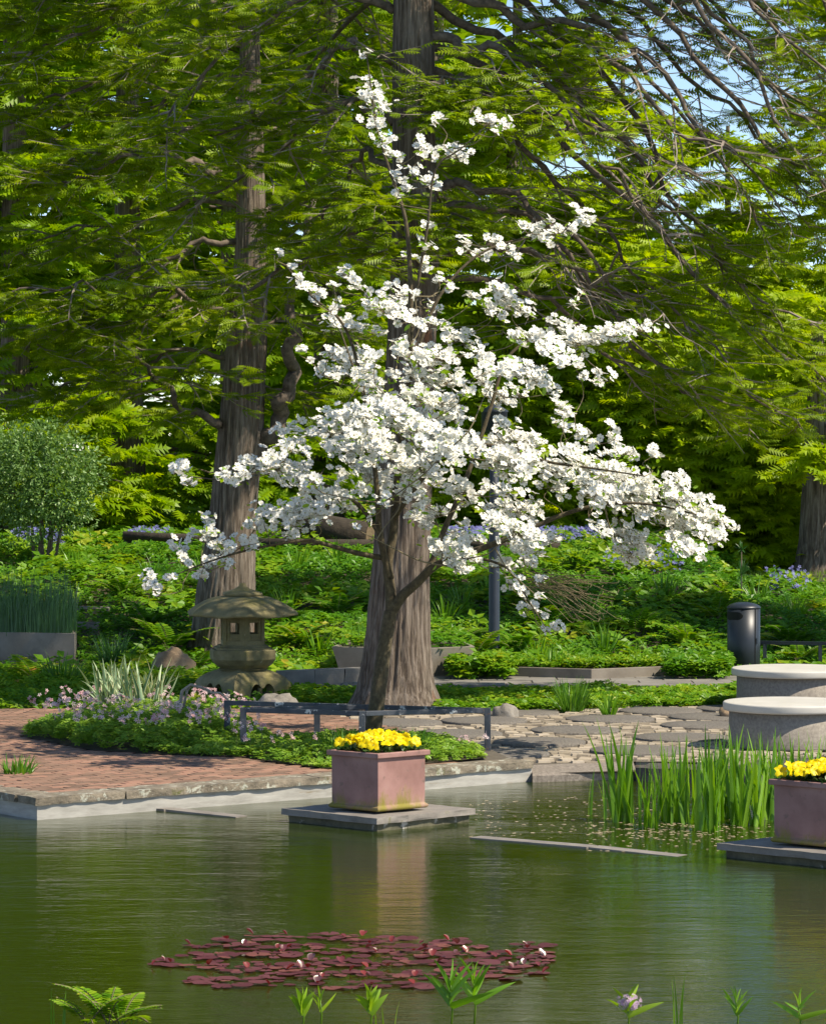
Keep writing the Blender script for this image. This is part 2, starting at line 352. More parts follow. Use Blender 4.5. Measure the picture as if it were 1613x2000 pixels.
M['padred'] = leaf('lily_curled_leaf', [(.0, (.26, .03, .015)), (.7, (.14, .03, .035)), (1, (.17, .07, .07))], .3, .14, 2, .1, tcol=(1.2, .5, .4), rough=.25)
def water_mat():
    m, nt, bs, out = new_mat('pond_water'); nt.nodes.remove(bs)
    co = coords(nt, (.55, 1.5, 1))
    n1 = nd(nt, 'ShaderNodeTexNoise', Scale=13.0, Detail=4, Roughness=.55); nt.links.new(co, n1.inputs[0])
    n2 = nd(nt, 'ShaderNodeTexNoise', Scale=2.2, Detail=2); nt.links.new(co, n2.inputs[0])
    n3 = nd(nt, 'ShaderNodeTexNoise', Scale=.35, Detail=2); nt.links.new(co, n3.inputs[0])
    gust = nt.nodes.new('ShaderNodeMapRange'); gust.inputs[1].default_value = .35; gust.inputs[2].default_value = .65
    gust.inputs[3].default_value = .6; gust.inputs[4].default_value = 1.0; nt.links.new(n3.outputs[0], gust.inputs[0])
    s = nt.nodes.new('ShaderNodeMath'); s.operation = 'MULTIPLY_ADD'; s.inputs[1].default_value = 2.2
    nt.links.new(n2.outputs[0], s.inputs[0]); nt.links.new(n1.outputs[0], s.inputs[2])
    bp = nd(nt, 'ShaderNodeBump', Distance=.0044); nt.links.new(s.outputs[0], bp.inputs['Height']); nt.links.new(gust.outputs[0], bp.inputs['Strength'])
    fr = nt.nodes.new('ShaderNodeFresnel'); fr.inputs[0].default_value = 1.33; nt.links.new(bp.outputs[0], fr.inputs['Normal'])
    t = nt.nodes.new('ShaderNodeBsdfTransparent'); t.inputs[0].default_value = (.36, .38, .14, 1)
    g = nt.nodes.new('ShaderNodeBsdfGlossy'); g.inputs['Roughness'].default_value = .015; g.inputs[0].default_value = (1, 1, 1, 1)
    nt.links.new(bp.outputs[0], g.inputs['Normal'])
    mx = nt.nodes.new('ShaderNodeMixShader'); nt.links.new(fr.outputs[0], mx.inputs[0])
    tb_ = nt.nodes.new('ShaderNodeBsdfDiffuse'); tb_.inputs[0].default_value = (.036, .058, .005, 1)     # algae-clouded water
    m0 = nt.nodes.new('ShaderNodeMixShader'); m0.inputs[0].default_value = .55; nt.links.new(t.outputs[0], m0.inputs[1]); nt.links.new(tb_.outputs[0], m0.inputs[2])
    nt.links.new(m0.outputs[0], mx.inputs[1]); nt.links.new(g.outputs[0], mx.inputs[2]); nt.links.new(mx.outputs[0], out.inputs[0]); return m
M['water'] = water_mat()
M['pondfloor'] = stone('pond_mud', [(.3, (.015, .022, .003)), (.7, (.03, .04, .005))], scale=2)
M['ledge'] = stone('algae_ledge', [(.3, (.10, .075, .02)), (.7, (.24, .18, .05))], scale=3)
M['jeans'] = stone('blue_denim', [(.3, (.04, .10, .32)), (.7, (.08, .17, .45))], scale=20)
M['shirt'] = plain('pale_shirt', (.65, .66, .68), .8)
M['skin'] = plain('skin', (.55, .33, .24), .6)
M['hair'] = plain('dark_hair', (.03, .02, .015), .6)

# ------------------------------------------------------------------ plan of the place
WZ, PZ = -0.205, -0.06                       # water level, stone paving level (brick terrace is 0)
P1, P2 = G(70, 1559), G(1044, 1487)         # pond wall: left corner, right end
U2 = Vector((P2.x-P1.x, P2.y-P1.y, 0)).normalized(); V2 = Vector((-U2.y, U2.x, 0))
KZ = -.12; K0, K1 = G(1040, 1513, KZ), G(1242, 1505, KZ)                     # sloping kerb
E1, K2, K3 = G(1240, 1500, -.07), G(1480, 1508, -.07), G(1640, 1486, -.07)   # edging blocks
def bank(x, y):
    """terrain height behind the terrace"""
    x, y = np.asarray(x, float), np.asarray(y, float)
    top = np.where(x > 5.2, .85, 1.25)+np.clip((5.2-np.abs(x-5.2+1.2))*0, 0, 0)
    t = np.clip((y-46.5)/(62-46.5), 0, 1); z = top*t*t*(3-2*t)
    return z-.06
def front(x):
    if x <= P1.x: return P1.y+(P1.x-x)*(V2.y/-V2.x)
    if x <= P2.x: return P1.y+(x-P1.x)*(P2.y-P1.y)/(P2.x-P1.x)
    pts = [K0, E1, K2, K3, Vector((12, 33.0, 0)), Vector((60, 34, 0))]
    for a, b in zip(pts, pts[1:]):
        if x <= b.x: return a.y+(x-a.x)*(b.y-a.y)/max(b.x-a.x, 1e-6)
    return 34
def build_ground():
    xs = sorted(set([E1.x]+list(np.linspace(-60, -12, 17))+list(np.linspace(-12, 12, 49))+list(np.linspace(12, 60, 17))+[P1.x, P2.x, P2.x+.01, K1.x, K2.x, K3.x]))
    ts = np.concatenate([np.linspace(0, .2, 18), np.linspace(.22, 1, 22)]); V = []; Fc = []
    for x in xs:
        f = min(front(x), 60)+.12
        for t in ts:
            y = f+(150-f)*t**1.3; z = float(bank(x, y))-.06
            if y < 46: z = -.12
            V.append((x, y, z+.03*mnoise.noise(Vector((x*.5, y*.5, 0)))*(y > 46.5)))
    n = len(ts)
    for i in range(len(xs)-1):
        for j in range(n-1): Fc.append((i*n+j, (i+1)*n+j, (i+1)*n+j+1, i*n+j+1))
    o = place(np_mesh('ground', V, Fc, [M['soil']], True), 'ground'); o['kind'] = 'structure'
    V = []; Fc = []; ys = [-30, -5, 2, 8, 13, 17, 19.2, 19.35]; zs = [1.6, 1.6, 1.5, .9, .2, -.12, -.16, -.6]
    X = np.linspace(-60, 60, 31)
    for x in X:
        for y, z in zip(ys, zs): V.append((x, y, z))
    for i in range(30):
        for j in range(7): Fc.append((i*8+j, (i+1)*8+j, (i+1)*8+j+1, i*8+j+1))
    o = place(np_mesh('near_bank_ground', V, Fc, [M['soil']], True), 'near_bank_ground'); o['kind'] = 'structure'
build_ground()
def sheet(name, poly, z, mat):
    b = MB(); b.add([(p[0], p[1], z) for p in poly], [list(range(len(poly)))]); return b.build(name, mat, kind='structure')
sheet('pond_water', [(-60, 19), (60, 19), (60, 60), (-60, 60)], WZ, M['water'])
sheet('pond_floor', [(-60, 18.8), (60, 18.8), (60, 60), (-60, 60)], WZ-.55, M['pondfloor'])

# ------------------------------------------------------------------ pond wall with coping
def rz_of(d): return math.atan2(d.y, d.x)
t = thing('pond_wall', (P1.x, P1.y, WZ), 'pale concrete pond wall under lichen-spotted coping beside the brick terrace', 'wall')
L = (P2-P1).length; segs = [0, .95, 2.02, 3.1, 4.3, L]; segs = [x*L/segs[-1] for x in segs]
for i in range(5):
    a, b = segs[i]+.004, segs[i+1]-.004; c = P1+U2*((a+b)/2)+V2*.17; c.z = -.035
    rough_box('coping_stone', c, (b-a, .34, .07), rz_of(U2), M['coping'], t, (int((b-a)*16), 5, 3), .012, 7, .004, i)
VL = V2; Ls = 9.0
for i in range(6):
    a, b = .35+i*1.4+.004, .35+(i+1)*1.4-.004; c = P1+V2*((a+b)/2)+U2*.17; c.z = -.035
    rough_box('coping_stone', c, (b-a, .34, .07), rz_of(V2), M['coping'], t, (16, 5, 3), .012, 7, .004, 20+i)
b = MB(); a0 = P1+U2*.03+V2*.03; a1 = P2-U2*.01+V2*.03; th = .2
b.prism([(a0.x, a0.y), (a1.x, a1.y), ((a1+V2*th).x, (a1+V2*th).y), ((a0+V2*th+U2*th).x, (a0+V2*th+U2*th).y)], -.9, -.0705)
c1 = a0+V2*9; b.prism([(a0.x+.001, a0.y+.004), ((a0+V2*th+U2*th).x-.001, (a0+V2*th+U2*th).y), ((c1+U2*th).x, (c1+U2*th).y), (c1.x, c1.y)], -.9, -.0707)
b.build('wall_face', M['wall'], t)
t = thing('pond_kerb', (K0.x, K0.y, WZ), 'gravelly concrete kerb between the stone paving and the pond', 'kerb')
mb = MB(); A_, B_ = Vector((K0.x, K0.y+.03, 0)), K1; n = 24; V = []
for i in range(n+1):
    p = A_.lerp(B_, i/n); j = mnoise.noise(Vector((p.x*5, 3, 1)))*.012
    V += [(p.x, p.y+j, -.6), (p.x, p.y+j, KZ-.02), (p.x, p.y+.035+j, KZ), (p.x, p.y+.45, PZ-.012), (p.x, p.y+.55, -.6)]
mb.add(V, [[5*i+k, 5*i+5+k, 5*i+6+k, 5*i+1+k] for i in range(n) for k in range(4)]); mb.build('kerb_block', M['kerb'], t)
t = thing('stone_edging', (E1.x, E1.y, WZ), 'dark wet stone blocks edging the pond behind the irises', 'kerb')
for i, (a, c) in enumerate(((E1, K2), (K2, K3), (K3, K3+Vector((2.2, .1, 0))))):
    d = (c-a); m_ = (a+c)/2+Vector((-d.y, d.x, 0)).normalized()*.27; m_.z = -.07-.25
    rough_box('edging_block', m_, (d.length-.01, .54, .5), rz_of(d), M['darkstone'], t, (16, 5, 6), .016, 6, 0, 5+i)
# sill between the two basins, just awash, and the ledge under water
t = thing('pond_sill', (0, 29.6, WZ), 'thin concrete sill just breaking the water between the two basins', 'sill')
S0, S1 = G(190, 1571, -.19), G(1420, 1679, -.19); d = S1-S0
for i, (a, b_, z0, z1) in enumerate(((-.03, .12, -.18, -.184), (.123, .245, -.184, -.197), (.248, .45, -.209, -.215), (.45, .62, -.215, -.208), (.625, .80, -.196, -.19), (.803, .93, -.19, -.204), (.932, 1.1, -.209, -.212))):
    p, q = S0+d*a, S0+d*b_; nrm = Vector((-d.y, d.x, 0)).normalized()*.16; mb = MB()
    mb.add([(p.x, p.y, z0), (q.x, q.y, z1), ((q+nrm).x, (q+nrm).y, z1), ((p+nrm).x, (p+nrm).y, z0), (p.x, p.y, -.6), (q.x, q.y, -.6), ((q+nrm).x, (q+nrm).y, -.6), ((p+nrm).x, (p+nrm).y, -.6)],
           [[0, 1, 2, 3], [4, 5, 1, 0], [5, 6, 2, 1], [6, 7, 3, 2], [7, 4, 0, 3]]); mb.build('sill_stone', M['slab'], t)
mb = MB(); nr = Vector((-d.y, d.x, 0)).normalized(); p, q = S0-nr*.42, S1+d*.1-nr*.42; p2, q2 = S0-nr*.004, S1+d*.1-nr*.004
mb.prism([(p.x, p.y), (q.x, q.y), (q2.x, q2.y), (p2.x, p2.y)], -.7, -.25); mb.build('submerged_ledge', M['ledge'], t)

# ------------------------------------------------------------------ paving: bricks and setts as single pieces
def top_piece(lx, ly, bev, hgt):
    x, y = lx/2, ly/2; tv = [(-x, -y, -hgt), (x, -y, -hgt), (x, y, -hgt), (-x, y, -hgt), (-x+bev, -y+bev, 0), (x-bev, -y+bev, 0), (x-bev, y-bev, 0), (-x+bev, y-bev, 0)]
    return tv, [[4, 5, 6, 7], [0, 1, 5, 4], [1, 2, 6, 5], [2, 3, 7, 6], [3, 0, 4, 7]]
def pieces(base, name, stuffname, tv, tf, P_, yaw, tilt, mat, n=300):
    order = np.argsort(P_[:, 1]); P_, yaw, tilt = P_[order], yaw[order], tilt[order]
    ms = []
    for k in range(6):
        me = bpy.data.meshes.new(name); jit = np.array(tv)+np.pad(rng.normal(0, .0025, (len(tv), 2)), ((0, 0), (0, 1)))
        me.from_pydata([tuple(v) for v in jit], [], tf); me.materials.append(mat); ms.append(me)
    for i in range(min(n, len(P_))):
        o = place(ms[i % 6], name, base); o.location = tuple(P_[i]); o.rotation_euler = (tilt[i, 0], tilt[i, 1], yaw[i])
    if len(P_) > n:
        q = P_[n:]; yw = yaw[n:]; dirs = np.column_stack([np.cos(yw), np.sin(yw), tilt[n:, 0]]); up = np.column_stack([tilt[n:, 1], tilt[n:, 0], np.ones(len(q))])
        scatter(stuffname, tv, tf, q, frames(dirs, up), np.ones(len(q)), [mat], base, 'stuff')
# brick terrace
bp_poly = [P1+V2*.35+U2*.35, P2+V2*.36, G(960, 1462, 0), G(650, 1398), G(470, 1384), G(240, 1384), G(-150, 1384), P1+V2*8+U2*.35]
brick_poly = [(p.x, p.y) for p in bp_poly]
br = sheet('brick_paving', brick_poly, -.014, M['mortar'])
bl, bw, gap = .205, .10, .005; pts = []
for j in range(-10, 130):
    for i in range(-6, 40):
        p = P1+U2*(.36+(i+.5*(j % 2))*(bl+gap))+V2*(.40+j*(bw+gap)); pts.append((p.x, p.y))
pts = np.array(pts); pts = pts[in_poly(pts[:, 0], pts[:, 1], brick_poly)]
cam_px = CX+pts[:, 0]/pts[:, 1]*F; pts = pts[(cam_px > -60) & (cam_px < 890)]
bed_l = [G(*p) for p in ((48, 1440), (180, 1466), (330, 1475), (480, 1480), (530, 1440), (460, 1412), (300, 1404), (120, 1408), (60, 1420))]
bed_r = [G(*p) for p in ((440, 1468), (520, 1488), (640, 1503), (840, 1492), (950, 1482), (940, 1470), (880, 1455), (700, 1440), (520, 1444))]
for bd in (bed_l, bed_r): pts = pts[~in_poly(pts[:, 0], pts[:, 1], bd)]
Pz = np.column_stack([pts, rng.normal(0, .0018, len(pts))])
tv, tf = top_piece(bl, bw, .0035, .045)
pieces(br, 'brick', 'far_bricks', tv, tf, Pz, np.full(len(pts), rz_of(U2))+rng.normal(0, .008, len(pts)), rng.normal(0, .006, (len(pts), 2)), M['brick'])
# stone setts round concrete discs
edge = [G(*p, PZ) for p in ((1030, 1492), (1240, 1485), (1480, 1488), (1640, 1472), (1800, 1430), (1700, 1362), (1440, 1366), (1240, 1373), (1000, 1381), (880, 1392), (660, 1398), (640, 1420), (900, 1452), (975, 1462))]
sett_poly = [(p.x, p.y) for p in edge]
sp = sheet('stone_paving', sett_poly, PZ-.016, M['mortar'])
discs = [(945, 1408, .50), (1123, 1425.5, .50), (1053, 1450, .50), (1250, 1466, .53), (1330, 1440, .52), (1191, 1404, .52), (1375, 1416, .50), (890, 1433, .52), (975, 1472, .52),
         (1390, 1400, .5), (1010, 1392, .5), (1290, 1389, .5), (730, 1436, .52), (800, 1412, .5), (1545, 1435, .5), (1560, 1405, .5), (1700, 1420, .5), (1440, 1384, .5)]
DC = []
for px, py, r in discs:
    c = G(px, py, PZ)
    if any((c.x-x)**2+(c.y-y)**2 < (r+q-.02)**2 for x, y, q in DC):  # keep discs apart
        x, y, q = min(DC, key=lambda k: (c.x-k[0])**2+(c.y-k[1])**2); dd = Vector((c.x-x, c.y-y, 0)); dd = dd.normalized()*(r+q+.04)
        c = Vector((x+dd.x, y+dd.y, PZ))
        if any((c.x-x)**2+(c.y-y)**2 < (r+q-.02)**2 for x, y, q in DC): continue
    DC.append((c.x, c.y, r)); mb = MB(); h = rng.uniform(.004, .016)
    mb.lathe(c, [(r+.004, -.05), (r, h-.006), (r-.008, h), (r*.5, h+.003), (.02, h+.004)], 44); mb.build('paving_disc', M['disc'], sp)
cx0, cx1 = min(p[0] for p in sett_poly), max(p[0] for p in sett_poly); cy0, cy1 = min(p[1] for p in sett_poly), max(p[1] for p in sett_poly)
pts = []; y = cy0; j = 0
while y < cy1:
    x = cx0+rng.uniform(0, .1)
    while x < cx1:
        w = rng.uniform(.12, .22); pts.append((x+w/2, y+.3*math.sin(x*1.3)+rng.normal(0, .012), w)); x += w+.012
    y += .125
pts = np.array(pts); pts = pts[in_poly(pts[:, 0], pts[:, 1], sett_poly)]
for x, y, r in DC: pts = pts[(pts[:, 0]-x)**2+(pts[:, 1]-y)**2 > (r+.055)**2]
pts = pts[(CX+pts[:, 0]/pts[:, 1]*F) < 1760]
Pz = np.column_stack([pts[:, :2], PZ+rng.normal(0, .005, len(pts))]); tv, tf = top_piece(.155, .113, .016, .06)
pieces(sp, 'sett', 'far_setts', tv, tf, Pz, rng.normal(0, .14, len(pts)), rng.normal(0, .035, (len(pts), 2)), M['sett'])
def bed_sheet(name, poly, z):
    mb = MB(); mb.add([(p.x, p.y, z) for p in poly], [list(range(len(poly)))]); return mb.build(name, M['soil'], kind='structure')
bed_sheet('flower_bed_soil', bed_l, .006); bed_sheet('dogwood_bed_soil', bed_r, .009)
# garden path behind the ground cover strip, flagged
pa = [G(-200, 1300, -.04), G(330, 1312, -.04), G(560, 1336, -.04), G(900, 1340, -.04), G(1440, 1334, -.04), G(1800, 1330, -.04), G(1800, 1306, -.04), G(1440, 1310, -.04), G(930, 1316, -.04), G(560, 1312, -.04), G(330, 1296, -.04), G(-200, 1284, -.04)]
pth = sheet('garden_path', [(p.x, p.y) for p in pa], -.062, M['mortar'])
poly = [(p.x, p.y) for p in pa]; ys = np.arange(min(p[1] for p in poly), max(p[1] for p in poly), .5)
for j, y in enumerate(ys):
    for x in np.arange(-11, 11, .72):
        xx = x+.36*(j % 2)
        if in_poly(np.array([xx]), np.array([y]), poly)[0]:
            mb = MB(); w, d_ = .35, .24; mb.prism([(xx-w, y-d_), (xx+w, y-d_), (xx+w, y+d_), (xx-w, y+d_)], -.08, -.05+rng.normal(0, .004)); mb.build('flagstone', M['path'], pth, bevel=.008)

# low kerb wall left of the big trunk
t = thing('path_kerb', (G(620, 1335).x, G(620, 1335).y, 0), 'weathered grey kerb blocks along the path left of the big trunk', 'kerb')
a, b_ = G(548, 1334), G(720, 1326)
for i in range(3):
    p, q = a.lerp(b_, i/3), a.lerp(b_, (i+1)/3); c = (p+q)/2; c.z = .02; d = q-p
    rough_box('kerb_block', c+Vector((0, .12, 0)), (d.length-.012, .24, .26), rz_of(d), M['path'], t, (8, 3, 4), .012, 6, 0, i)

# ------------------------------------------------------------------ round seats
def seat(px, py, R_, label, hgt=.42):
    c = G(px, py, PZ); c.z = PZ; t = thing('round_seat', c, label, 'seat', 'round garden seats'); mb = MB(); r = R_-.062
    mb.lathe(c, [(r, 0), (r, .02), (r-.004, hgt-.09)], 72); mb.build('drum', M['seat'], t)
    mb = MB(); z0, z1 = hgt-.089, hgt; pr = [(r*.6, z0), (R_-.012, z0), (R_-.003, z0+.008), (R_, z0+.02), (R_, z1-.022)]
    for k in range(1, 6):
        a = k/5*math.pi/2; pr.append((R_-.022+.022*math.cos(a), z1-.022+.022*math.sin(a)))
    pr += [(R_*.7, z1+.003), (.02, z1+.004)]; mb.lathe(c, pr, 96); mb.build('lid', M['lid'], t)
seat(1540, 1457, .70, 'round concrete seat with white lid at the edge of the disc paving, nearer the pond', .475)
seat(1548, 1380, .75, 'round concrete seat with white lid behind the other seat, nearer the bin', .475)

# ------------------------------------------------------------------ bin
c = G(1452, 1302, 0); c.z = -.05; t = thing('litter_bin', c, 'dark grey cylindrical litter bin with domed lid and side slot', 'bin')
mb = MB(); r = .233; mb.lathe(c, [(r-.01, 0), (r, .01), (r, .88)], 48); bb = mb.build('body', M['bin'], t)
mb = MB(); mb.lathe(c, [(r+.006, .875), (r+.008, .885), (r+.006, .895), (r*.86, .925), (r*.6, .948), (r*.3, .96), (.02, .963)], 48); mb.build('lid', M['bin'], t)
def on_cyl(c, r, a, z): return Vector((c.x+r*math.sin(a), c.y-r*math.cos(a), c.z+z))
mb = MB(); n = 14; a0, a1 = R(-88), R(-8); vs = []
for i in range(n+1):
    a = a0+(a1-a0)*i/n; e = min(1, 6*min(i/n, 1-i/n)); e = math.sqrt(max(e, .05))
    vs += [on_cyl(c, r+.003, a, .775-.055*e), on_cyl(c, r+.003, a, .775+.055*e)]
mb.add(vs, [[2*i, 2*i+2, 2*i+3, 2*i+1] for i in range(n)]); mb.build('slot', M['black'], bb)
for a in (R(38), R(-150)):
    mb = MB(); mb.bar(on_cyl(c, r+.002, a, .02), on_cyl(c, r+.002, a, .87), .012, .012); mb.build('door_seam', M['black'], bb)
mb = MB(); p = on_cyl(c, r+.006, R(44), .42); mb.bar(p-Vector((0, 0, .04)), p+Vector((0, 0, .04)), .02, .02); mb.build('lock', M['bin'], bb)

# low black rail beside the bin
a, b_ = G(1484, 1296, 0), G(1720, 1300, 0); t = thing('low_rail', (a.x, a.y, 0), 'low black metal rail running right from the litter bin', 'rail')
mb = MB(); mb.bar(a+Vector((0, 0, .30)), b_+Vector((0, 0, .30)), .05, .05); mb.build('rail', M['bin'], t)
for k in (0.04, .5, .97):
    p = a.lerp(b_, k); mb = MB(); mb.bar(p+Vector((0, 0, -.1)), p+Vector((0, 0, .275)), .05, .05); mb.build('post', M['bin'], t)

# ------------------------------------------------------------------ lamp post
c = P(965, 1290, 49.0); t = thing('lamp_post', c, 'tall dark blue-black lamp post behind the dogwood', 'lamp post')
mb = MB(); mb.lathe(c, [(.085, -.1), (.085, 0), (.08, .02), (.078, 2.2), (.07, 2.25), (.066, 3.3)], 24); mb.build('pole', M['post'], t)
mb = MB(); mb.lathe(c, [(.075, 3.28), (.16, 3.33), (.19, 3.36), (.19, 3.6), (.21, 3.62), (.05, 3.72)], 24); mb.build('lamp_head', M['post'], t)
mb = MB(); mb.lathe(c, [(.10, .08), (.10, .13)], 20); mb.build('collar', M['post'], t)
mb = MB(); mb.bar(c+Vector((.08, 0, .1)), c+Vector((.15, 0, .1)), .05, .05); mb.build('cable_box', M['bin'], t)

# ------------------------------------------------------------------ stone lantern
LC = G(474, 1354, 0); LC.z = -.05; t = thing('stone_lantern', LC, 'mossy stone snow-viewing lantern with wide hexagonal roof on arched legs', 'lantern')
def leg_base():
    """four arched sides with a double-lobed opening, rounded shoulders"""
    Hh, half = .365, .44; rot = R(38); V = []; Fc = []; nu, nv = 96, 12; th = .11
    def pt(k, u, v, inn):
        s = half-.24*max(0, (v-.35)/.65)**2.4-(th if inn else 0)
        a = rot+k*math.pi/2; x, y = u*max(s, .06), -s
        return (LC.x+x*math.cos(a)-y*math.sin(a), LC.y+x*math.sin(a)+y*math.cos(a), LC.z+v*Hh-(.05 if inn and v > .95 else 0))
    for k in range(4):
        b0 = len(V)
        for i in range(nu+1):
            u = -1+2*i/nu; q = (abs(u)-.21)/.23; h = .52*math.sqrt(1-q*q) if abs(q) < 1 else 0
            if abs(u) < .21: h = max(h, .38)
            for inn in (0, 1):
                for j in range(nv+1): V.append(pt(k, u, h+(1-h)*j/nv, inn))
        w = 2*(nv+1)
        for i in range(nu):
            A, B = b0+i*w, b0+(i+1)*w
            for j in range(nv):
                Fc.append((A+j, B+j, B+j+1, A+j+1)); Fc.append((A+nv+1+j, A+nv+2+j, B+nv+2+j, B+nv+1+j))
            Fc.append((A, A+nv+1, B+nv+1, B)); Fc.append((A+nv, B+nv, B+w-1, A+w-1))
    me = np_mesh('arched_legs', V, Fc, [M['lantern']], False, org=LC); place(me, 'arched_legs', t)
leg_base()
hr = R(-90+9)
mb = MB(); mb.lathe(LC, [(.20, .33), (.30, .355), (.31, .365)], 28); mb.build('top_plate', M['lantern'], t)
mb = MB(); mb.lathe(LC, [(.27, .362), (.33, .372), (.40, .42), (.445, .475), (.455, .49), (.455, .60), (.44, .612)], 6, rot=hr, sm=False, sub=3); mb.build('platform', M['lantern'], t, bevel=.006)
mb = MB(); mb.lathe(LC, [(.40, .605), (.40, .635), (.355, .65), (.345, .665)], 6, rot=hr, sm=False); mb.build('platform_step', M['lantern'], t, bevel=.006)
def firebox():
    z0, z1, Ro = .66, 1.05, .305
    mb = MB(); mb.lathe(LC, [(.30, .655), (.30, .668)], 6, rot=hr, sm=False); fb = mb.build('firebox', M['lantern'], t)
    for k in range(6):
        a0, a1 = hr+k*math.pi/3, hr+(k+1)*math.pi/3
        A, B = Vector((math.cos(a0), math.sin(a0), 0)), Vector((math.cos(a1), math.sin(a1), 0))
        def seg(u0, u1, za, zb, d0=0., th=.05):
            n = ((A+B)/2).normalized(); p, q = LC+A*Ro*(1-u0)+B*Ro*u0-n*d0, LC+A*Ro*(1-u1)+B*Ro*u1-n*d0; p2, q2 = p-n*th, q-n*th
            mb.prism([(p.x, p.y), (q.x, q.y), (q2.x, q2.y), (p2.x, p2.y)], LC.z+za, LC.z+zb)
        mb = MB(); seg(.005, .155, z0, z1); seg(.845, .995, z0, z1); seg(.156, .844, z0, z0+.065); seg(.156, .844, z1-.06, z1)
        seg(.157, .28, z0+.066, z1-.061, .012, .04); seg(.72, .843, z0+.066, z1-.061, .012, .04); seg(.281, .719, z0+.066, z0+.15, .014, .036); seg(.281, .719, z1-.10, z1-.061, .014, .036)
        seg(.33, .67, z0+.085, z0+.13, .006, .02)
        mb.build('window_panel', M['lantern'], fb, bevel=.004)
    mb = MB(); mb.lathe(LC, [(.30, 1.04), (.36, 1.055), (.36, 1.06)], 6, rot=hr, sm=False); mb.build('firebox_ceiling', M['lantern'], fb)
firebox()
def roof():
    prof = [(.34, 1.055), (.60, 1.045), (.755, 1.035), (.765, 1.042), (.768, 1.062), (.755, 1.078)]
    for k in range(1, 9):
        q = k/8; r = .755-(.755-.23)*q; prof.append((r, 1.078+.205*math.sin(q*math.pi/2)**.9))
    V = []; n, sub = 6, 8; N = n*sub
    for r, z in prof:
        for j in range(N):
            i, tt = divmod(j, sub); tt /= sub; a0, a1 = hr+i*math.pi/3, hr+(i+1)*math.pi/3
            hx = np.array([math.cos(a0)*(1-tt)+math.cos(a1)*tt, math.sin(a0)*(1-tt)+math.sin(a1)*tt]); am = a0*(1-tt)+a1*tt
            q = min(1, r/.755); ro = np.array([math.cos(am), math.sin(am)])*.95; w = .35+.5*q; p = hx*w+ro*(1-w)
            lift = -.022*(math.cos((tt-.5)*2*math.pi)*.5+.5)*q*q+.012*q*q; nz_ = mnoise.noise(Vector((p[0]*r*9, p[1]*r*9, z*9)))*.006
            V.append((LC.x+p[0]*r+nz_, LC.y+p[1]*r, LC.z+z+lift+nz_))
    m = len(prof); Fc = [(i*N+j, i*N+(j+1) % N, (i+1)*N+(j+1) % N, (i+1)*N+j) for i in range(m-1) for j in range(N)]
    me = np_mesh('roof', V, Fc, [M['lantern']], True, org=LC); o = place(me, 'roof', t)
    mb = MB(); mb.lathe(LC, [(.20, 1.27), (.235, 1.275), (.272, 1.29), (.278, 1.305), (.272, 1.325), (.20, 1.345), (.12, 1.368), (.07, 1.395), (.045, 1.42), (.043, 1.44), (.02, 1.446)], 6, rot=hr, sub=6); mb.build('finial', M['lantern'], t, bevel=0)
roof()

# ------------------------------------------------------------------ boulders
def boulder(px, py, w, h, d, label, mat, seed, zb=-.08):
    c = G(px, py, 0); c.z = zb; n, mrows = 22, 10; V = []; Fc = []
    for i in range(mrows+1):
        ph = math.pi/2*(1-i/mrows*1.0)
        for j in range(n):
            a = 2*math.pi*j/n; p = Vector((math.cos(a)*math.sin(math.pi/2-ph+1e-3) if 0 else math.cos(a)*math.cos(ph), math.sin(a)*math.cos(ph), math.sin(ph)))
            k = 1+.28*mnoise.noise(p*1.6+Vector((seed*5, 0, 0)))+.10*mnoise.noise(p*4.5+Vector((seed, 0, 0)))
            V.append((c.x+p.x*w/2*k, c.y+p.y*d/2*k, c.z+(p.z**.8 if p.z > 0 else p.z)*h*k))
    for i in range(mrows):
        for j in range(n): Fc.append((i*n+j, (i+1)*n+j, (i+1)*n+(j+1) % n, i*n+(j+1) % n))
    o = thing('boulder', c, label, 'boulder'); place(np_mesh('rock', V, Fc, [mat], True, org=c), 'rock', o)
boulder(542, 1388, .60, .28, .5, 'low rounded grey boulder between the stone lantern and the metal rail', M['boulder'], 1)
boulder(986, 1389, .30, .17, .22, 'small grey boulder at the edge of the disc paving', M['boulder'], 2)
boulder(335, 1308, .62, .34, .4, 'tan boulder half hidden by plants left of the stone lantern', M['tanboulder'], 3, -.06)
boulder(686, 1345, .34, .16, .3, 'flat grey boulder against the foot of the big trunk', M['boulder'], 4)
boulder(1432, 1390, .34, .16, .3, 'brownish boulder beside the farther round seat', M['tanboulder'], 5)

# ------------------------------------------------------------------ metal rails round the dogwood
RH = .40
def rp(px, py): return G(px, py, RH)
F1, F2, F3 = rp(475, 1387), rp(707, 1394), rp(952, 1388); F4 = F1+F3-F2; FL = F4+(F4-F3)*1.22
t = thing('dogwood_rail', (F2.x, F2.y, 0), 'dark metal rail with peeling paint enclosing the dogwood bed', 'rail')
for a, b_ in ((F1, F2), (F2, F3), (F3, F4), (F4, F1), (F4, FL)):
    d = (b_-a).normalized(); mb = MB(); mb.bar(a+d*.0327, b_-d*.0327, .042, .05); mb.build('rail', M['rail'], t, bevel=.004)
for p in (F1, F2, F3, F4, FL, F4.lerp(FL, .36)):
    mb = MB(); w = .065 if p is not F4 else .064; mb.bar(Vector((p.x, p.y, -.1)), Vector((p.x, p.y, RH+.026)), w, w); mb.build('post', M['rail'], t, bevel=.004)

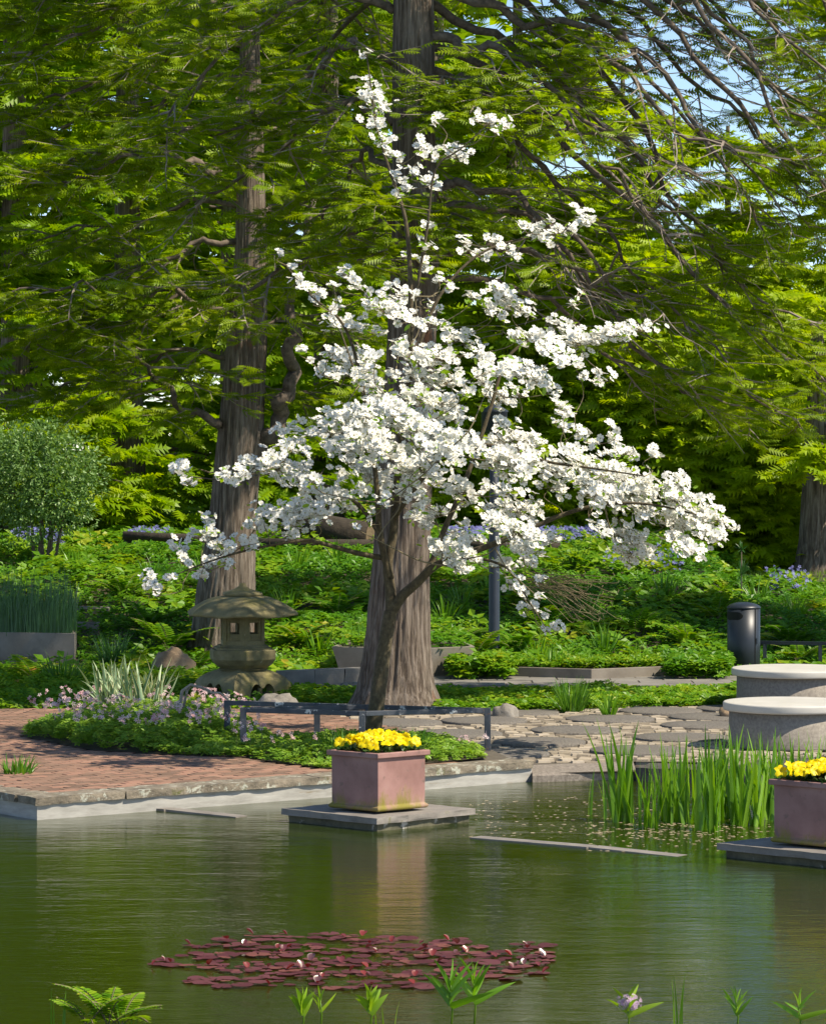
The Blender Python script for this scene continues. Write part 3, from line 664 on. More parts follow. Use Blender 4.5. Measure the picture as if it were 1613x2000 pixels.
# ------------------------------------------------------------------ concrete planters
def planter(pts, h, label, taper=0., th=.07, soil_drop=.04, zb=-.05, group=None):
    """pts: plan of the outer rim; sides lean in towards the foot"""
    c = sum(pts, Vector())/len(pts); t = thing('concrete_planter', (c.x, c.y, zb), label, 'planter', group); n = len(pts)
    def ring(k, z): return [((p.x-c.x)*k+c.x, (p.y-c.y)*k+c.y, z) for p in pts]
    rad = sum((p-c).length for p in pts)/n; k0, ki = 1-taper, 1-th/rad
    V = ring(k0, zb-.1)+ring(1, zb+h)+ring(ki, zb+h)+ring(ki*.98, zb+h-.2); mb = MB()
    fs = [[r*n+i, r*n+(i+1) % n, (r+1)*n+(i+1) % n, (r+1)*n+i] for r in range(3) for i in range(n)]; mb.add(V, fs); mb.build('shell', M['concrete'], t, bevel=.006)
    mb = MB(); mb.add(ring(ki*.99, zb+h-soil_drop), [list(range(n))]); mb.build('soil', M['soil'], t); return t, c
def at_h(px, py, Y): p = P(px, py, Y); return Vector((p.x, p.y, 0))
pl1 = [at_h(-30, 1238, 48.9), at_h(146, 1236, 48.6), at_h(150, 1236, 49.7), at_h(-20, 1236, 49.9)]
planter(pl1, .44, 'large concrete planter full of tall dark rushes', zb=-.02)
pl2 = [at_h(60, 1207, 51.2), at_h(192, 1207, 51.0), at_h(196, 1207, 51.9), at_h(62, 1207, 52)]
planter(pl2, .24, 'low concrete planter with a few upright iris leaves behind the rushes', zb=.17)
pl3 = [at_h(125, 1184, 53.2), at_h(212, 1184, 53), at_h(216, 1184, 53.7), at_h(128, 1184, 53.8)]
planter(pl3, .2, 'small shaded concrete planter on the slope behind the other two', zb=.36)
pl4 = [at_h(648, 1268, 46.6), at_h(842, 1262, 46.3), at_h(927, 1264, 46.7), at_h(900, 1255, 48.2), at_h(680, 1257, 48.3)]
planter(pl4, .40, 'tapered concrete planter behind the big trunk', .14, zb=-.05)
pl5 = [at_h(985, 1300, 46.5), at_h(1155, 1300, 46.0), at_h(1307, 1296, 46.6), at_h(1290, 1292, 47.9), at_h(1010, 1292, 48)]
planter(pl5, .13, 'long low concrete planter edge with an obtuse front corner', .02, zb=-.05)

# ------------------------------------------------------------------ pots of pansies on stone slabs
SZ = -.085
def flower_tpl():
    """pansy: five rounded overlapping petals"""
    tv, tf, tm = [], [], []
    for ang, L_, W, z in ((90, .5, .42, 0), (35, .5, .4, .04), (145, .5, .4, .04), (-40, .52, .5, .08), (-140, .52, .5, .08)):
        a = R(ang); b = len(tv); dx, dy = math.cos(a), math.sin(a)
        for l, w, zz in ((.04, .10, 0), (.3, .8, .05), (.6, 1, .10), (.88, .75, .05), (1, .3, -.02)):
            for s in (-1, 0, 1): tv.append((dx*l*L_-dy*s*w*W/2, dy*l*L_+dx*s*w*W/2, z+zz*(1 if s else .6)+.03))
        for i in range(4):
            for j in range(2): tf.append((b+i*3+j, b+i*3+j+1, b+(i+1)*3+j+1, b+(i+1)*3+j)); tm.append(0)
    b = len(tv)
    for k in range(4): tv.append((.07*math.cos(k*math.pi/2), .07*math.sin(k*math.pi/2), .16))
    tf.append((b, b+1, b+2, b+3)); tm.append(1); return tv, tf, tm
LEAF6 = ([(0, 0, 0), (.35, -.24, .03), (.75, -.2, .0), (1, 0, -.08), (.75, .2, .0), (.35, .24, .03)], [(0, 1, 2, 3), (0, 3, 4, 5)])
def slab(c, hw, hd, label, seed, mats):
    t = thing('stone_slab', (c.x, c.y, WZ), label, 'slab', 'stone slabs under the pots')
    ang = math.atan2(hd, hw); 
    poly = [Vector((c.x-hw, c.y, 0)), Vector((c.x, c.y-hd, 0)), Vector((c.x+hw, c.y, 0)), Vector((c.x, c.y+hd, 0))]
    def quad(k): return [((p.x-c.x)*k+c.x, (p.y-c.y)*k+c.y) for p in poly]
    def grid_piece(name, u0, u1, z0, z1, k, mat, amp, sd):
        n1, n2, nz_ = 14, 14, 3; V = []; Fc = []; idx = {}
        def vid(i, j, l):
            if (i, j, l) not in idx:
                u = u0+(u1-u0)*i/n1; v = j/n2; a, b, c_, d = [Vector((*q, 0)) for q in quad(k)]
                p = b+(c_-b)*u+(a-b)*v; p.z = z0+(z1-z0)*l/nz_; q = mnoise.noise_vector(p*6+Vector((sd, 0, 0)))
                e = 1.5 if (i in (0, n1))+(j in (0, n2))+(l in (0, nz_)) > 1 else .7
                p += Vector((q.x, q.y, q.z*.3))*amp*e; idx[i, j, l] = len(V); V.append(p)
            return idx[i, j, l]
        for i in range(n1):
            for j in range(n2): Fc.append([vid(i, j, nz_), vid(i+1, j, nz_), vid(i+1, j+1, nz_), vid(i, j+1, nz_)])
            for l in range(nz_):
                Fc.append([vid(i, 0, l), vid(i+1, 0, l), vid(i+1, 0, l+1), vid(i, 0, l+1)]); Fc.append([vid(i, n2, l), vid(i, n2, l+1), vid(i+1, n2, l+1), vid(i+1, n2, l)])
        for j in range(n2):
            for l in range(nz_):
                Fc.append([vid(0, j, l), vid(0, j, l+1), vid(0, j+1, l+1), vid(0, j+1, l)]); Fc.append([vid(n1, j, l), vid(n1, j+1, l), vid(n1, j+1, l+1), vid(n1, j, l+1)])
        mb = MB(); mb.add(V, Fc); mb.build(name, mat, t)
    grid_piece('top_stone', 0, .30, SZ-.055, SZ, 1, mats[0], .012, seed); grid_piece('top_stone', .305, 1, SZ-.055, SZ-.002, 1, mats[0], .012, seed+3)
    grid_piece('base_block', .005, .995, -.7, SZ-.053, .93, mats[1], .02, seed+7)
PT = flower_tpl()
def pot(c, k, label, flabel, n, seed):
    t = thing('terracotta_pot', c, label, 'pot', 'pink pots of pansies'); sx, sy = k, k*.86
    for ox, oy in ((-.2, 0), (.2, 0), (0, -.2), (0, .2)): mb = MB(); mb.bar((c.x+ox, c.y+oy, c.z), (c.x+ox, c.y+oy, c.z+.022), .07, .07); mb.build('pot_foot', M['darkstone'], t)
    z = c.z; o_ = Vector((c.x, c.y, z)); mb = MB()
    mb.lathe(o_, [(.36, .02), (.425, .021), (.442, .03), (.447, .042), (.440, .056), (.424, .062), (.414, .072), (.416, .46), (.418, .49)], 4, 0, sx, sy, R(-90), False); 
    mb.lathe(o_, [(.41, .487), (.452, .489), (.461, .494), (.462, .53), (.456, .536), (.40, .536), (.395, .5)], 4, 0, sx, sy, R(-90), False)
    mb.build('pot_body', M['terracotta'], t, bevel=.006)
    pn = thing('pansies', (c.x, c.y, z+.52), flabel, 'pansies', 'pansies in the pots')
    r_ = np.random.default_rng(seed); q = r_.uniform(-1, 1, (900, 2)); q = q[np.abs(q).sum(1) < .95][:260]
    pos = np.column_stack([c.x+q[:, 0]*.40*sx, c.y+q[:, 1]*.40*sy, z+.53+.09*(1-np.abs(q).sum(1))*r_.uniform(.3, 1, len(q))])
    d = r_.normal(0, 1, (len(q), 3)); d[:, 2] = np.abs(d[:, 2])*.5+.2
    scatter('foliage', *LEAF6, np.repeat(pos, 3, 0), frames(np.vstack([r_.normal(0, 1, (len(q), 3))*[1, 1, .4]+[0, 0, .3] for _ in range(3)]).reshape(3, -1, 3).transpose(1, 0, 2).reshape(-1, 3), np.tile([0, 0, 1.], (len(q)*3, 1))), r_.uniform(.04, .075, len(q)*3), [M['pansyleaf']], pn, 'stuff')
    ms = []
    for j in range(5):
        jit = np.array(PT[0])+r_.normal(0, .025, (len(PT[0]), 3)); mi = PT[2]
        ms.append(np_mesh('blossom', jit, PT[1], [M['pansy'], M['button']], True, mi, np.repeat(r_.random(6), 8)[:len(PT[1])]))
    fq = []
    for cand in r_.uniform(-1, 1, (4000, 2)):
        if np.abs(cand).sum() < .93 and all((cand[0]-f[0])**2+(cand[1]-f[1])**2 > .022 for f in fq): fq.append(cand)
        if len(fq) >= n: break
    for j, f in enumerate(fq):
        o = place(ms[j % 5], 'blossom', pn); hh = .075+.085*(1-np.abs(f).sum())+r_.uniform(0, .03)
        o.location = (f[0]*.41*sx, f[1]*.41*sy, hh-.01); s = r_.uniform(.085, .115); o.scale = (s, s, s)
        nrm = Vector((r_.normal(.15, .4), r_.normal(-.85, .4), r_.uniform(.25, 1))).normalized(); qn = nrm.to_track_quat('Z', 'Y')
        o.rotation_euler = qn.to_euler(); 
c1 = G(738, 1592, SZ); c1 = Vector((c1.x, c1.y+.40, SZ))
sc = G(735, 1602, SZ); slab(Vector((c1.x+.0, c1.y+.12, 0)), .86, .80, 'mossy stone slab in the water under the whole pansy pot', 3, (M['slab'], M['slabbase']))
pot(c1, 1.0, 'pink terracotta pot with mossy base on the slab in front of the dogwood', 'bright yellow pansies filling the pot in front of the dogwood', 46, 4)
c2 = G(1509, 1652, SZ); c2 = Vector((c2.x+.43, c2.y+.05, SZ))
slab(Vector((c2.x+.12, c2.y+.12, 0)), .98, .9, 'dark stone slab in the water under the pot beside the irises', 9, (M['slab'], M['slabbase']))
pot(c2, 1.0, 'dark stained terracotta pot beside the water irises', 'golden pansies filling the pot beside the water irises', 46, 8)

# ------------------------------------------------------------------ rustic log fence on the slope
FENCE_Y = 60.5
def fpt(px, py, Y=FENCE_Y): return P(px, py, Y)
t = thing('log_fence', fpt(245, 1095), 'dark rustic log fence along the top of the slope', 'fence')
for pts, r in (([(240, 1046), (340, 1050), (470, 1052)], .075), ([(235, 1086), (340, 1090), (470, 1091)], .07), ([(490, 1060), (620, 1062), (745, 1063)], .085),
               ([(490, 1091), (620, 1092), (745, 1096)], .075), ([(880, 1100), (1000, 1098), (1090, 1104), (1165, 1099)], .08), ([(880, 1062), (980, 1066), (1090, 1068)], .07)):
    mb = MB(); mb.tube([fpt(*p) for p in pts], r, 10); mb.build('rail', M['logwood'], t)
for px in (250, 480, 748, 905, 1086):
    a = fpt(px, 1038 if px < 800 else 1060); mb = MB(); zz = float(bank(a.x, a.y)); mb.tube([(a.x, a.y+.12, zz-.2), (a.x, a.y+.12, a.z)], .085, 10); mb.build('post', M['logwood'], t)
a, b_ = P(560, 1020, 61.8), P(722, 1046, 61.2); t = thing('fallen_log', ((a.x+b_.x)/2, a.y, a.z-.3), 'thick dark log with pale cut end lying behind the fence', 'log')
mb = MB(); mb.tube([a, a.lerp(b_, .5), b_], [.26, .25, .24], 18); mb.build('log', M['logwood'], t)
mb = MB(); d = (b_-a).normalized(); mb.tube([b_+d*.002, b_+d*.02], [.215, .21], 18); mb.build('cut_end', M['cutwood'], t)

# ------------------------------------------------------------------ driftwood in the flower bed
dw = [P(x, y, 36.6) for x, y in ((338, 1400), (352, 1372), (356, 1350), (372, 1338), (392, 1343), (410, 1350), (418, 1362), (405, 1352), (430, 1354), (446, 1368), (452, 1392))]
t = thing('driftwood', dw[0], 'bent grey bare branch among the pink geraniums', 'branch')
mb = MB(); mb.tube(dw, [.022, .02, .019, .018, .016, .014, .012, .012, .012, .01, .006], 7); mb.build('stem', M['driftwood'], t)
mb = MB(); mb.tube([dw[0]+Vector((.1, .02, .05)), dw[2]+Vector((.05, .05, 0)), dw[3]+Vector((.02, .03, .01))], [.016, .014, .01], 6); mb.build('side_stem', M['driftwood'], t)
# ================================================================== trees
def spray_tpl(n, half, wid, drop):
    tv, tf = [], []
    for i in range(n):
        x = (i+.6)/(n+1); hl = half*math.sin(math.pi*min(1, .22+x*.75))**.8
        for s in (-1, 1):
            b = len(tv); tv += [(x-wid, 0, 0), (x+wid, 0, .0), (x+.45*hl+.02, s*hl, -drop)]; tf.append((b, b+1, b+2) if s > 0 else (b+1, b, b+2))
    b = len(tv); tv += [(.8, -wid, 0), (.8, wid, 0), (1.05, 0, -drop)]; tf.append((b, b+2, b+1)); return tv, tf
SPRAY = spray_tpl(6, .26, .06, .05); SPRAYF = spray_tpl(4, .32, .10, .06)
GAPS = [(LC+Vector((0, -.3, 1.0)), 1.15), (Vector((.25, 40.7, .8)), .8), (Vector((.25, 40.7, 2.6)), .7), (G(600, 1350), .7)]
GAPA = np.array([tuple(p) for p, r in GAPS]); GAPR = np.array([r for p, r in GAPS]); SUNA = np.array(SUN)
class Crown:
    def __init__(s, ub=(0, 0, .3)): s.p, s.d, s.u, s.s, s.tw, s.ub = [], [], [], [], MB(), ub
    def walk(s, p0, d0, L, steps, droop, lift, wob):
        p, d = Vector(p0), Vector(d0).normalized(); pts = [p.copy()]
        for i in range(steps):
            t = i/steps; d = d+Vector((random.gauss(0, wob), random.gauss(0, wob), random.gauss(0, wob*.7)-(droop if t < .6 else -lift)/steps)); d.normalize()
            p = p+d*(L/steps); pts.append(p.copy())
        return pts
    def sprays(s, pts, n, size, spread=1.0):
        m = len(pts)-1
        for _ in range(n):
            t = random.uniform(.12, 1)*m; i = min(int(t), m-1); f = t-i; p = pts[i].lerp(pts[i+1], f); d = (pts[i+1]-pts[i]).normalized()
            side = d.cross(Vector((0, 0, 1))); side = side.normalized()*random.choice((-1, 1))*random.uniform(.2, 1.1)*spread
            v = d*random.uniform(.4, 1)+side+Vector((0, 0, random.uniform(-.3, .2)-.35*d.z))
            s.p.append(p); s.d.append(v); s.u.append((random.gauss(s.ub[0], s.ub[2]), random.gauss(s.ub[1], s.ub[2]), 1)); s.s.append(size*random.uniform(.7, 1.25))
    def limb(s, pts, r0, r1, nb, nbl, nsp, size, blen=(.9, 1.9), zmin=-99, start=.2, hang=.35, sub=(.35, .75)):
        """limb tube + side branches + branchlets with sprays"""
        m = len(pts)-1; k = [r0+(r1-r0)*(i/m)**.7 for i in range(m+1)]; tubes = [(pts, k, 7)]; s.sprays(pts[m//4:], nb*3, size, 1.4)
        for b in range(nb):
            t = (start+(1-start)*((b+random.random())/nb))*m; i = min(int(t), m-1); p = pts[i].lerp(pts[i+1], t-i); d = (pts[i+1]-pts[i]).normalized()
            side = d.cross(Vector((0, 0, 1))); side = side.normalized() if side.length > .1 else Vector((random.gauss(0, 1), random.gauss(0, 1), 0)).normalized()
            sg = -1 if b % 2 else 1
            dd = d*random.uniform(.35, 1)+side*sg*random.uniform(.25, 1)+Vector((0, 0, random.uniform(-.5, .35)-.3*d.z))
            L = random.uniform(*blen)*(1-.45*t/m); br = s.walk(p, dd, L, 7, hang, hang*1.1, .10)
            if br[-1].z < zmin or p.z < zmin: continue
            rb = min(r1*1.5, .024)*(.7+.5*random.random()); s.tw.tube(br, [rb*(1-.75*q/7) for q in range(8)], 4, 0, False)
            for c in range(nbl):
                tt = random.uniform(.15, 1)*7; j = min(int(tt), 6); q = br[j].lerp(br[j+1], tt-j); e = (br[j+1]-br[j]).normalized(); sd = e.cross(Vector((0, 0, 1)))
                if sd.length < .05: continue
                sd = sd.normalized()*random.choice((-1, 1)); l3 = random.uniform(*sub); w3 = s.walk(q, e*random.uniform(.4, 1)+sd*random.uniform(.3, 1.1)+Vector((0, 0, random.uniform(-.3, .3)-.4*e.z)), l3, 3, .25, .3, .12)
                s.tw.tube(w3, [.008, .0065, .005, .003], 3, 0, False); s.sprays(w3, nsp, size)
            s.sprays(br, nsp, size)
        return tubes
    def build(s, t, mat, tpl=SPRAY, name='foliage', twig=True, ymax=999):
        if s.p:                                            # sprays cleared along sun rays so light reaches lantern, trunk and ground
            A = np.array(s.p); pxs = CX+A[:, 0]/A[:, 1]*F; keep = (A[:, 1] < ymax) & (pxs > -250) & ((pxs < 1850) | (pxs > 2100))   # the unseen far side stays thin
            for g, r in zip(GAPA, GAPR):
                v = A-g; keep &= (np.linalg.norm(v-np.outer(v@SUNA, SUNA), axis=1) > r*rng.uniform(.6, 1.1, len(A))) | (A[:, 1] > 47)
            k = np.where(keep)[0]; s.p, s.d, s.u, s.s = [[x[i] for i in k] for x in (s.p, s.d, s.u, s.s)]
            scatter(name, *tpl, np.array(s.p), frames(np.array(s.d), unit(np.array(s.u))), np.array(s.s), [mat], t, 'stuff')
        if twig and s.tw.v: s.tw.build('twigs', M['twig'], t, 'stuff')
def trunk(t, pts, rad, name='trunk', nseg=88, dz=.09, ridge=.085, flare=None, mat=None, seed=0):
    """fissured bark: ridges are real geometry"""
    pts = [Vector(p) for p in pts]; zs = np.array([p.z for p in pts]); Z = np.arange(zs[0], zs[-1], dz)
    X = np.interp(Z, zs, [p.x for p in pts]); Yv = np.interp(Z, zs, [p.y for p in pts]); Rr = np.interp(Z, zs, rad)
    th = np.linspace(0, 2*math.pi, nseg, endpoint=False); V = np.zeros((len(Z), nseg, 3)); org = ORG[t]
    for i, z in enumerate(Z):
        for j, a in enumerate(th):
            cx_, sy_ = math.cos(a), math.sin(a)
            w = mnoise.noise(Vector((cx_*1.2, sy_*1.2, z*.6+seed)))*.7; aa = a+w*.28
            q = mnoise.noise(Vector((math.cos(aa)*9, math.sin(aa)*9, z*.6+seed)))*.8+mnoise.noise(Vector((math.cos(aa)*21, math.sin(aa)*21, z*1.6+seed)))*.6
            q = -abs(q)*1.7+.5
            lob = 0
            if flare: lob = flare*math.exp(-(z-zs[0])/.35)*(.5+.5*math.sin(a*5+seed))
            r = Rr[i]*(1+ridge*q+lob+.04*mnoise.noise(Vector((cx_*1.5, sy_*1.5, z*.8))))
            V[i, j] = (X[i]+cx_*r, Yv[i]+sy_*r, z)
    m = len(Z); idx = np.arange(m*nseg).reshape(m, nseg); a = idx[:-1]; b = idx[1:]
    Fc = np.stack([a, np.roll(a, -1, 1), np.roll(b, -1, 1), b], axis=2).reshape(-1, 4)
    return place(np_mesh(name, V.reshape(-1, 3), Fc, [mat or M['redwood']], True, org=org), name, t)
def smooth_line(ps, k=4):
    """Catmull-Rom through control points"""
    out = []; n = len(ps)
    for i in range(n-1):
        p0, p1, p2, p3 = ps[max(i-1, 0)], ps[i], ps[i+1], ps[min(i+2, n-1)]
        for j in range(k):
            t = j/k; out.append(.5*((2*p1)+(p2-p0)*t+(2*p0-5*p1+4*p2-p3)*t*t+(3*p1-p0-3*p2+p3)*t*t*t))
    return out+[ps[-1]]
def limb_px(spec, Y0, Y1):
    n = len(spec)-1; pts = smooth_line([P(x, y, Y0+(Y1-Y0)*i/n) for i, (x, y) in enumerate(spec)], 5); a = random.uniform(0, 50)
    for i, p in enumerate(pts):                            # knees and kinks
        f = min(1, i/4); p += Vector((mnoise.noise(Vector((a, i*.45, 0))), 1.5*mnoise.noise(Vector((a, i*.3, 5))), mnoise.noise(Vector((a, i*.45, 9)))))*.17*f
    return pts
def put_limbs(t, tubes, mat):
    for pts, k, n in tubes: mb = MB(); mb.tube(pts, k, n); mb.build('limb', mat, t)

# ---- big redwood behind the dogwood
Y2 = 40.8
spec = [(774, 1390, .56), (774, 1372, .50), (775, 1340, .44), (777, 1250, .385), (783, 1100, .335), (798, 800, .30), (810, 500, .275), (808, 300, .255), (808, 60, .245), (806, -300, .21), (806, -1200, .10)]
c = P(774, 1385, Y2); t2 = thing('dawn_redwood', c, 'big dawn redwood with fissured grey trunk right behind the dogwood', 'tree')
trunk(t2, [P(x, y, Y2) for x, y, r in spec], [r for *_, r in spec], flare=.16, nseg=150, dz=.07)
cr = Crown((.45, -.4, .5)); tb = []; N_ = dict(nb=12, nbl=6, nsp=7, size=.23)
for sp_, y1, r0 in (
    ([(815, 60), (900, 92), (1000, 100), (1080, 188), (1180, 250), (1292, 310)], 39.6, .085), ([(825, 205), (890, 160), (960, 175), (1060, 222), (1110, 250), (1170, 310), (1240, 390), (1310, 470)], 40.0, .07),
    ([(832, 365), (900, 350), (990, 382), (1090, 440), (1200, 545), (1275, 615)], 40.4, .075), ([(842, 505), (920, 482), (1000, 490), (1100, 512), (1180, 565), (1290, 595), (1420, 690)], 40.6, .06),
    ([(815, -40), (950, 10), (1100, 40), (1200, 120), (1320, 240), (1460, 300)], 39.5, .08), ([(815, -120), (980, -90), (1150, 20), (1300, 150), (1420, 330), (1500, 460)], 40, .08),
    ([(815, 0), (960, 60), (1120, 190), (1260, 350), (1340, 440), (1420, 500)], 42, .07), ([(820, 130), (930, 180), (1040, 300), (1150, 420), (1260, 560), (1400, 660)], 42.6, .06),
    ([(835, 420), (930, 400), (1050, 440), (1150, 560), (1260, 690), (1400, 760), (1520, 790)], 41.5, .055), ([(815, -200), (1000, -160), (1220, -40), (1400, 150), (1560, 330), (1660, 400)], 40.5, .08),
    ([(815, -400), (1100, -300), (1350, -120), (1500, 40), (1650, 160)], 40.4, .07), ([(815, -500), (1150, -420), (1450, -200), (1600, 0), (1700, 150)], 41.5, .07), ([(815, -160), (1000, -110), (1200, 10), (1380, 180), (1520, 300), (1640, 350)], 42.4, .06), ([(815, -220), (1080, -150), (1330, 20), (1500, 160), (1640, 250)], 41.8, .06), ([(815, -100), (1000, -60), (1200, 80), (1380, 260), (1560, 400)], 40.6, .06), ([(815, -340), (1120, -280), (1400, -60), (1560, 100), (1680, 300)], 42.8, .06), ([(815, -350), (1050, -300), (1250, -160), (1400, 20), (1520, 180), (1640, 280)], 40.9, .07), ([(815, -300), (1100, -220), (1300, -60), (1450, 60), (1600, 100)], 42.5, .06),
    ([(815, -260), (1050, -240), (1300, -60), (1500, 200), (1640, 420)], 39.8, .08), ([(840, 560), (960, 540), (1080, 600), (1200, 690), (1330, 760), (1460, 800)], 43, .05),
    ([(815, -60), (980, -20), (1180, 150), (1330, 400), (1450, 560), (1600, 640)], 43, .07), ([(815, 80), (1000, 160), (1200, 360), (1380, 560), (1540, 690), (1650, 720)], 42.2, .06),
    ([(770, 118), (690, 88), (640, 110), (580, 165), (500, 220), (420, 275)], 40.2, .075), ([(770, 430), (700, 440), (640, 462), (560, 520), (480, 560), (400, 560)], 40.4, .065),
    ([(770, 240), (700, 200), (600, 240), (500, 330), (380, 400)], 41, .06), ([(770, 20), (650, -20), (520, 40), (400, 140), (300, 260)], 40.5, .06), ([(775, 330), (720, 300), (680, 330), (640, 420), (600, 480)], 42.5, .05),
    ([(775, -80), (620, -120), (450, -20), (320, 120)], 42, .06)):
    tb += cr.limb(limb_px(sp_, Y2, y1), r0, .012, zmin=3.15, **N_)
for i in range(10):                                   # the rest of the crown, above the frame too
    z = random.uniform(6.5, 17); az = R(random.choice((random.uniform(-45, 45), random.uniform(-45, 45), random.uniform(120, 240), random.uniform(60, 120), random.uniform(250, 290))))
    L = random.uniform(3.2, 5.5)*(1-.4*(z-6)/12)*(.6 if abs(math.sin(az)) > .85 and math.sin(az) < 0 else 1)
    x0 = np.interp(z, [3, 9, 20], [-.03, 0, 0]); pts = cr.walk((x0, Y2, z), (math.cos(az), math.sin(az), .25), L, 10, .9, .3, .05)
    tb += cr.limb(pts, .06, .012, zmin=3.3, **N_)
for i in range(12):                                   # long boughs sweeping right, mostly above the frame
    z = random.uniform(9.5, 15.5); az = R(random.uniform(-25, 40)); pts = cr.walk((0, Y2, z), (math.cos(az), math.sin(az), .2), random.uniform(5.5, 8.5), 12, .55, .25, .06)
    tb += cr.limb(pts, .07, .014, zmin=3.3, **{**N_, 'nb': 15})
for i in range(9):                                    # short boughs in front of the trunk
    z = random.uniform(5.2, 10); az = R(random.uniform(-130, -40)); pts = cr.walk((0, Y2, z), (math.cos(az), math.sin(az), .1), random.uniform(1.2, 2.0), 6, .6, .3, .06)
    tb += cr.limb(pts, .03, .01, zmin=4.5, **{**N_, 'nb': 6, 'blen': (.5, 1.0)})
put_limbs(t2, tb, M['limb']); cr.build(t2, M['needles'])

# ---- redwood behind the lantern
Y1 = 50.0; spec = [(436, 1275, .50), (438, 1240, .46), (442, 1150, .42), (455, 1000, .335), (470, 850, .325), (480, 700, .30), (490, 500, .235), (490, 300, .19), (488, 130, .15), (487, -100, .12), (487, -500, .05)]
t1 = thing('dawn_redwood', P(436, 1265, Y1), 'leaning dawn redwood with forked side stem behind the stone lantern', 'tree')
trunk(t1, [P(x, y, Y1) for x, y, r in spec], [r for *_, r in spec], flare=.12, nseg=130, dz=.08, seed=4)
st = limb_px([(500, 885), (520, 855), (545, 815), (562, 760), (568, 690), (574, 600), (600, 480), (612, 380)], Y1, 49.7)
mb = MB(); mb.tube(st, np.linspace(.15, .045, len(st)), 12); mb.build('side_stem', M['limb'], t1)
cr = Crown((.45, -.4, .5)); tb = []
for sp_, y1, r0 in (
    ([(436, 832), (400, 815), (345, 780), (300, 740), (270, 690), (200, 650)], 48.5, .085), ([(430, 335), (385, 325), (330, 302), (270, 300), (190, 335), (100, 360)], 48.6, .085),
    ([(470, 200), (400, 230), (300, 290), (180, 300), (60, 340)], 49.2, .06), ([(465, 470), (400, 470), (330, 500), (230, 540), (100, 590)], 49, .06), ([(460, 560), (380, 560), (290, 610), (180, 640), (50, 660)], 50.5, .05),
    ([(500, 520), (560, 500), (640, 470), (700, 430)], 49, .06), ([(480, 90), (380, 80), (260, 140), (130, 180), (20, 240)], 49.5, .06), ([(480, 20), (360, -10), (220, 40), (80, 90), (-60, 180)], 49, .05),
    ([(490, 260), (560, 250), (640, 220), (700, 240)], 51, .05), ([(470, 400), (380, 390), (280, 430), (160, 440), (40, 490)], 51.5, .05), ([(500, 640), (560, 620), (640, 640), (700, 690)], 51, .04),
    ([(455, 700), (380, 690), (300, 700), (180, 740), (60, 760)], 51, .045), ([(490, -100), (380, -120), (240, -60), (100, 0), (-40, 80)], 50, .05), ([(490, -60), (600, -40), (700, 40), (760, 120)], 51, .05),
    ([(478, 160), (420, 150), (330, 200), (220, 220), (90, 260)], 50.8, .05), ([(505, 420), (540, 400), (590, 400), (640, 380)], 51, .04),
    ([(462, 610), (400, 600), (330, 560), (240, 580), (140, 560), (20, 570)], 48, .05), ([(450, 770), (520, 760), (600, 770), (660, 800)], 51.5, .035)):
    tb += cr.limb(limb_px(sp_, Y1, y1), r0, .014, nb=11, nbl=7, nsp=8, size=.26, zmin=3.3, blen=(1, 2.2))
for i in range(16):
    z = random.uniform(8, 16); az = R(random.uniform(0, 360)); pts = cr.walk((-2.4, Y1, z), (math.cos(az), math.sin(az), .25), random.uniform(2.5, 5), 10, .8, .3, .05)
    tb += cr.limb(pts, .05, .014, nb=8, nbl=5, nsp=7, size=.3, zmin=3.4)
put_limbs(t1, tb, M['limb']); cr.build(t1, M['needles'])

# ---- the wood behind: each tree on its own
def conifer(px, Y, h, z0, rad, label, mat, nl, seed, r_trunk=.3, size=.40, nb=6, nbl=4, nsp=6, group='trees behind the slope', lean=0, topr=.35):
    random.seed(seed); x = (px-CX)/F*Y; zb = float(bank(x, Y)); t = thing('background_tree', (x, Y, zb-.1), label, 'tree', group)
    n = 7; pts = [(x+lean*(i/n)**2, Y, zb-.2+(h+.2)*i/n) for i in range(n+1)]; trunk(t, pts, [r_trunk*(1.25 if i == 0 else 1)*(1-.85*i/n)+.02 for i in range(n+1)], nseg=40, dz=.25, seed=seed)
    cr = Crown((.4, -.6, .6)); tb = []
    for i in range(nl):
        q = (i+random.random())/nl; z = z0+(h-z0)*q**1.35; L = rad*(1-(1-topr)*q)*random.uniform(.75, 1.15); az = random.uniform(0, 2*math.pi)
        if math.sin(az) > .5 and random.random() < .6: az = -az
        pts = cr.walk((x+lean*((z)/h)**2, Y, zb+z), (math.cos(az), math.sin(az), .15), L, 7, .45, .25, .06)
        for a in cr.limb(pts, .05, .012, nb, nbl, nsp, size, blen=(.8, 1.6), start=.15, hang=.25, sub=(.4, .8)): tb.append((a[0], a[1], 5))
    mb = MB()
    for p, k, nn in tb: mb.tube(p, k, 5, 0, False)
    mb.build('limbs', M['limb'], t, 'stuff'); cr.build(t, mat, SPRAYF, twig=False, ymax=Y+.7)
B = M['needles_far']; BB = M['needles_bright']
conifer(30, 66, 23, .8, 3.4, 'tall conifer with layered boughs behind the grey-green shrub', B, 64, 1, size=.44)
conifer(250, 68, 24, .9, 3.6, 'tall conifer with layered yellow-green boughs left of the leaning redwood', B, 64, 2, size=.44)
conifer(455, 76, 25, 1.5, 3.6, 'tall conifer directly behind the leaning redwood', B, 64, 3, size=.44)
conifer(640, 69, 24, 1.3, 3.2, 'tall conifer showing between the two redwood trunks', B, 64, 4, size=.44)
conifer(850, 77, 24, 1.6, 3.6, 'tall conifer directly behind the big redwood', B, 64, 5, size=.44)
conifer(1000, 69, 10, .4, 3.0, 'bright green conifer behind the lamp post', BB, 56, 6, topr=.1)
conifer(1130, 67.5, 7.2, .2, 2.7, 'broad bright green conifer behind the right side of the dogwood', BB, 60, 7, topr=.05)
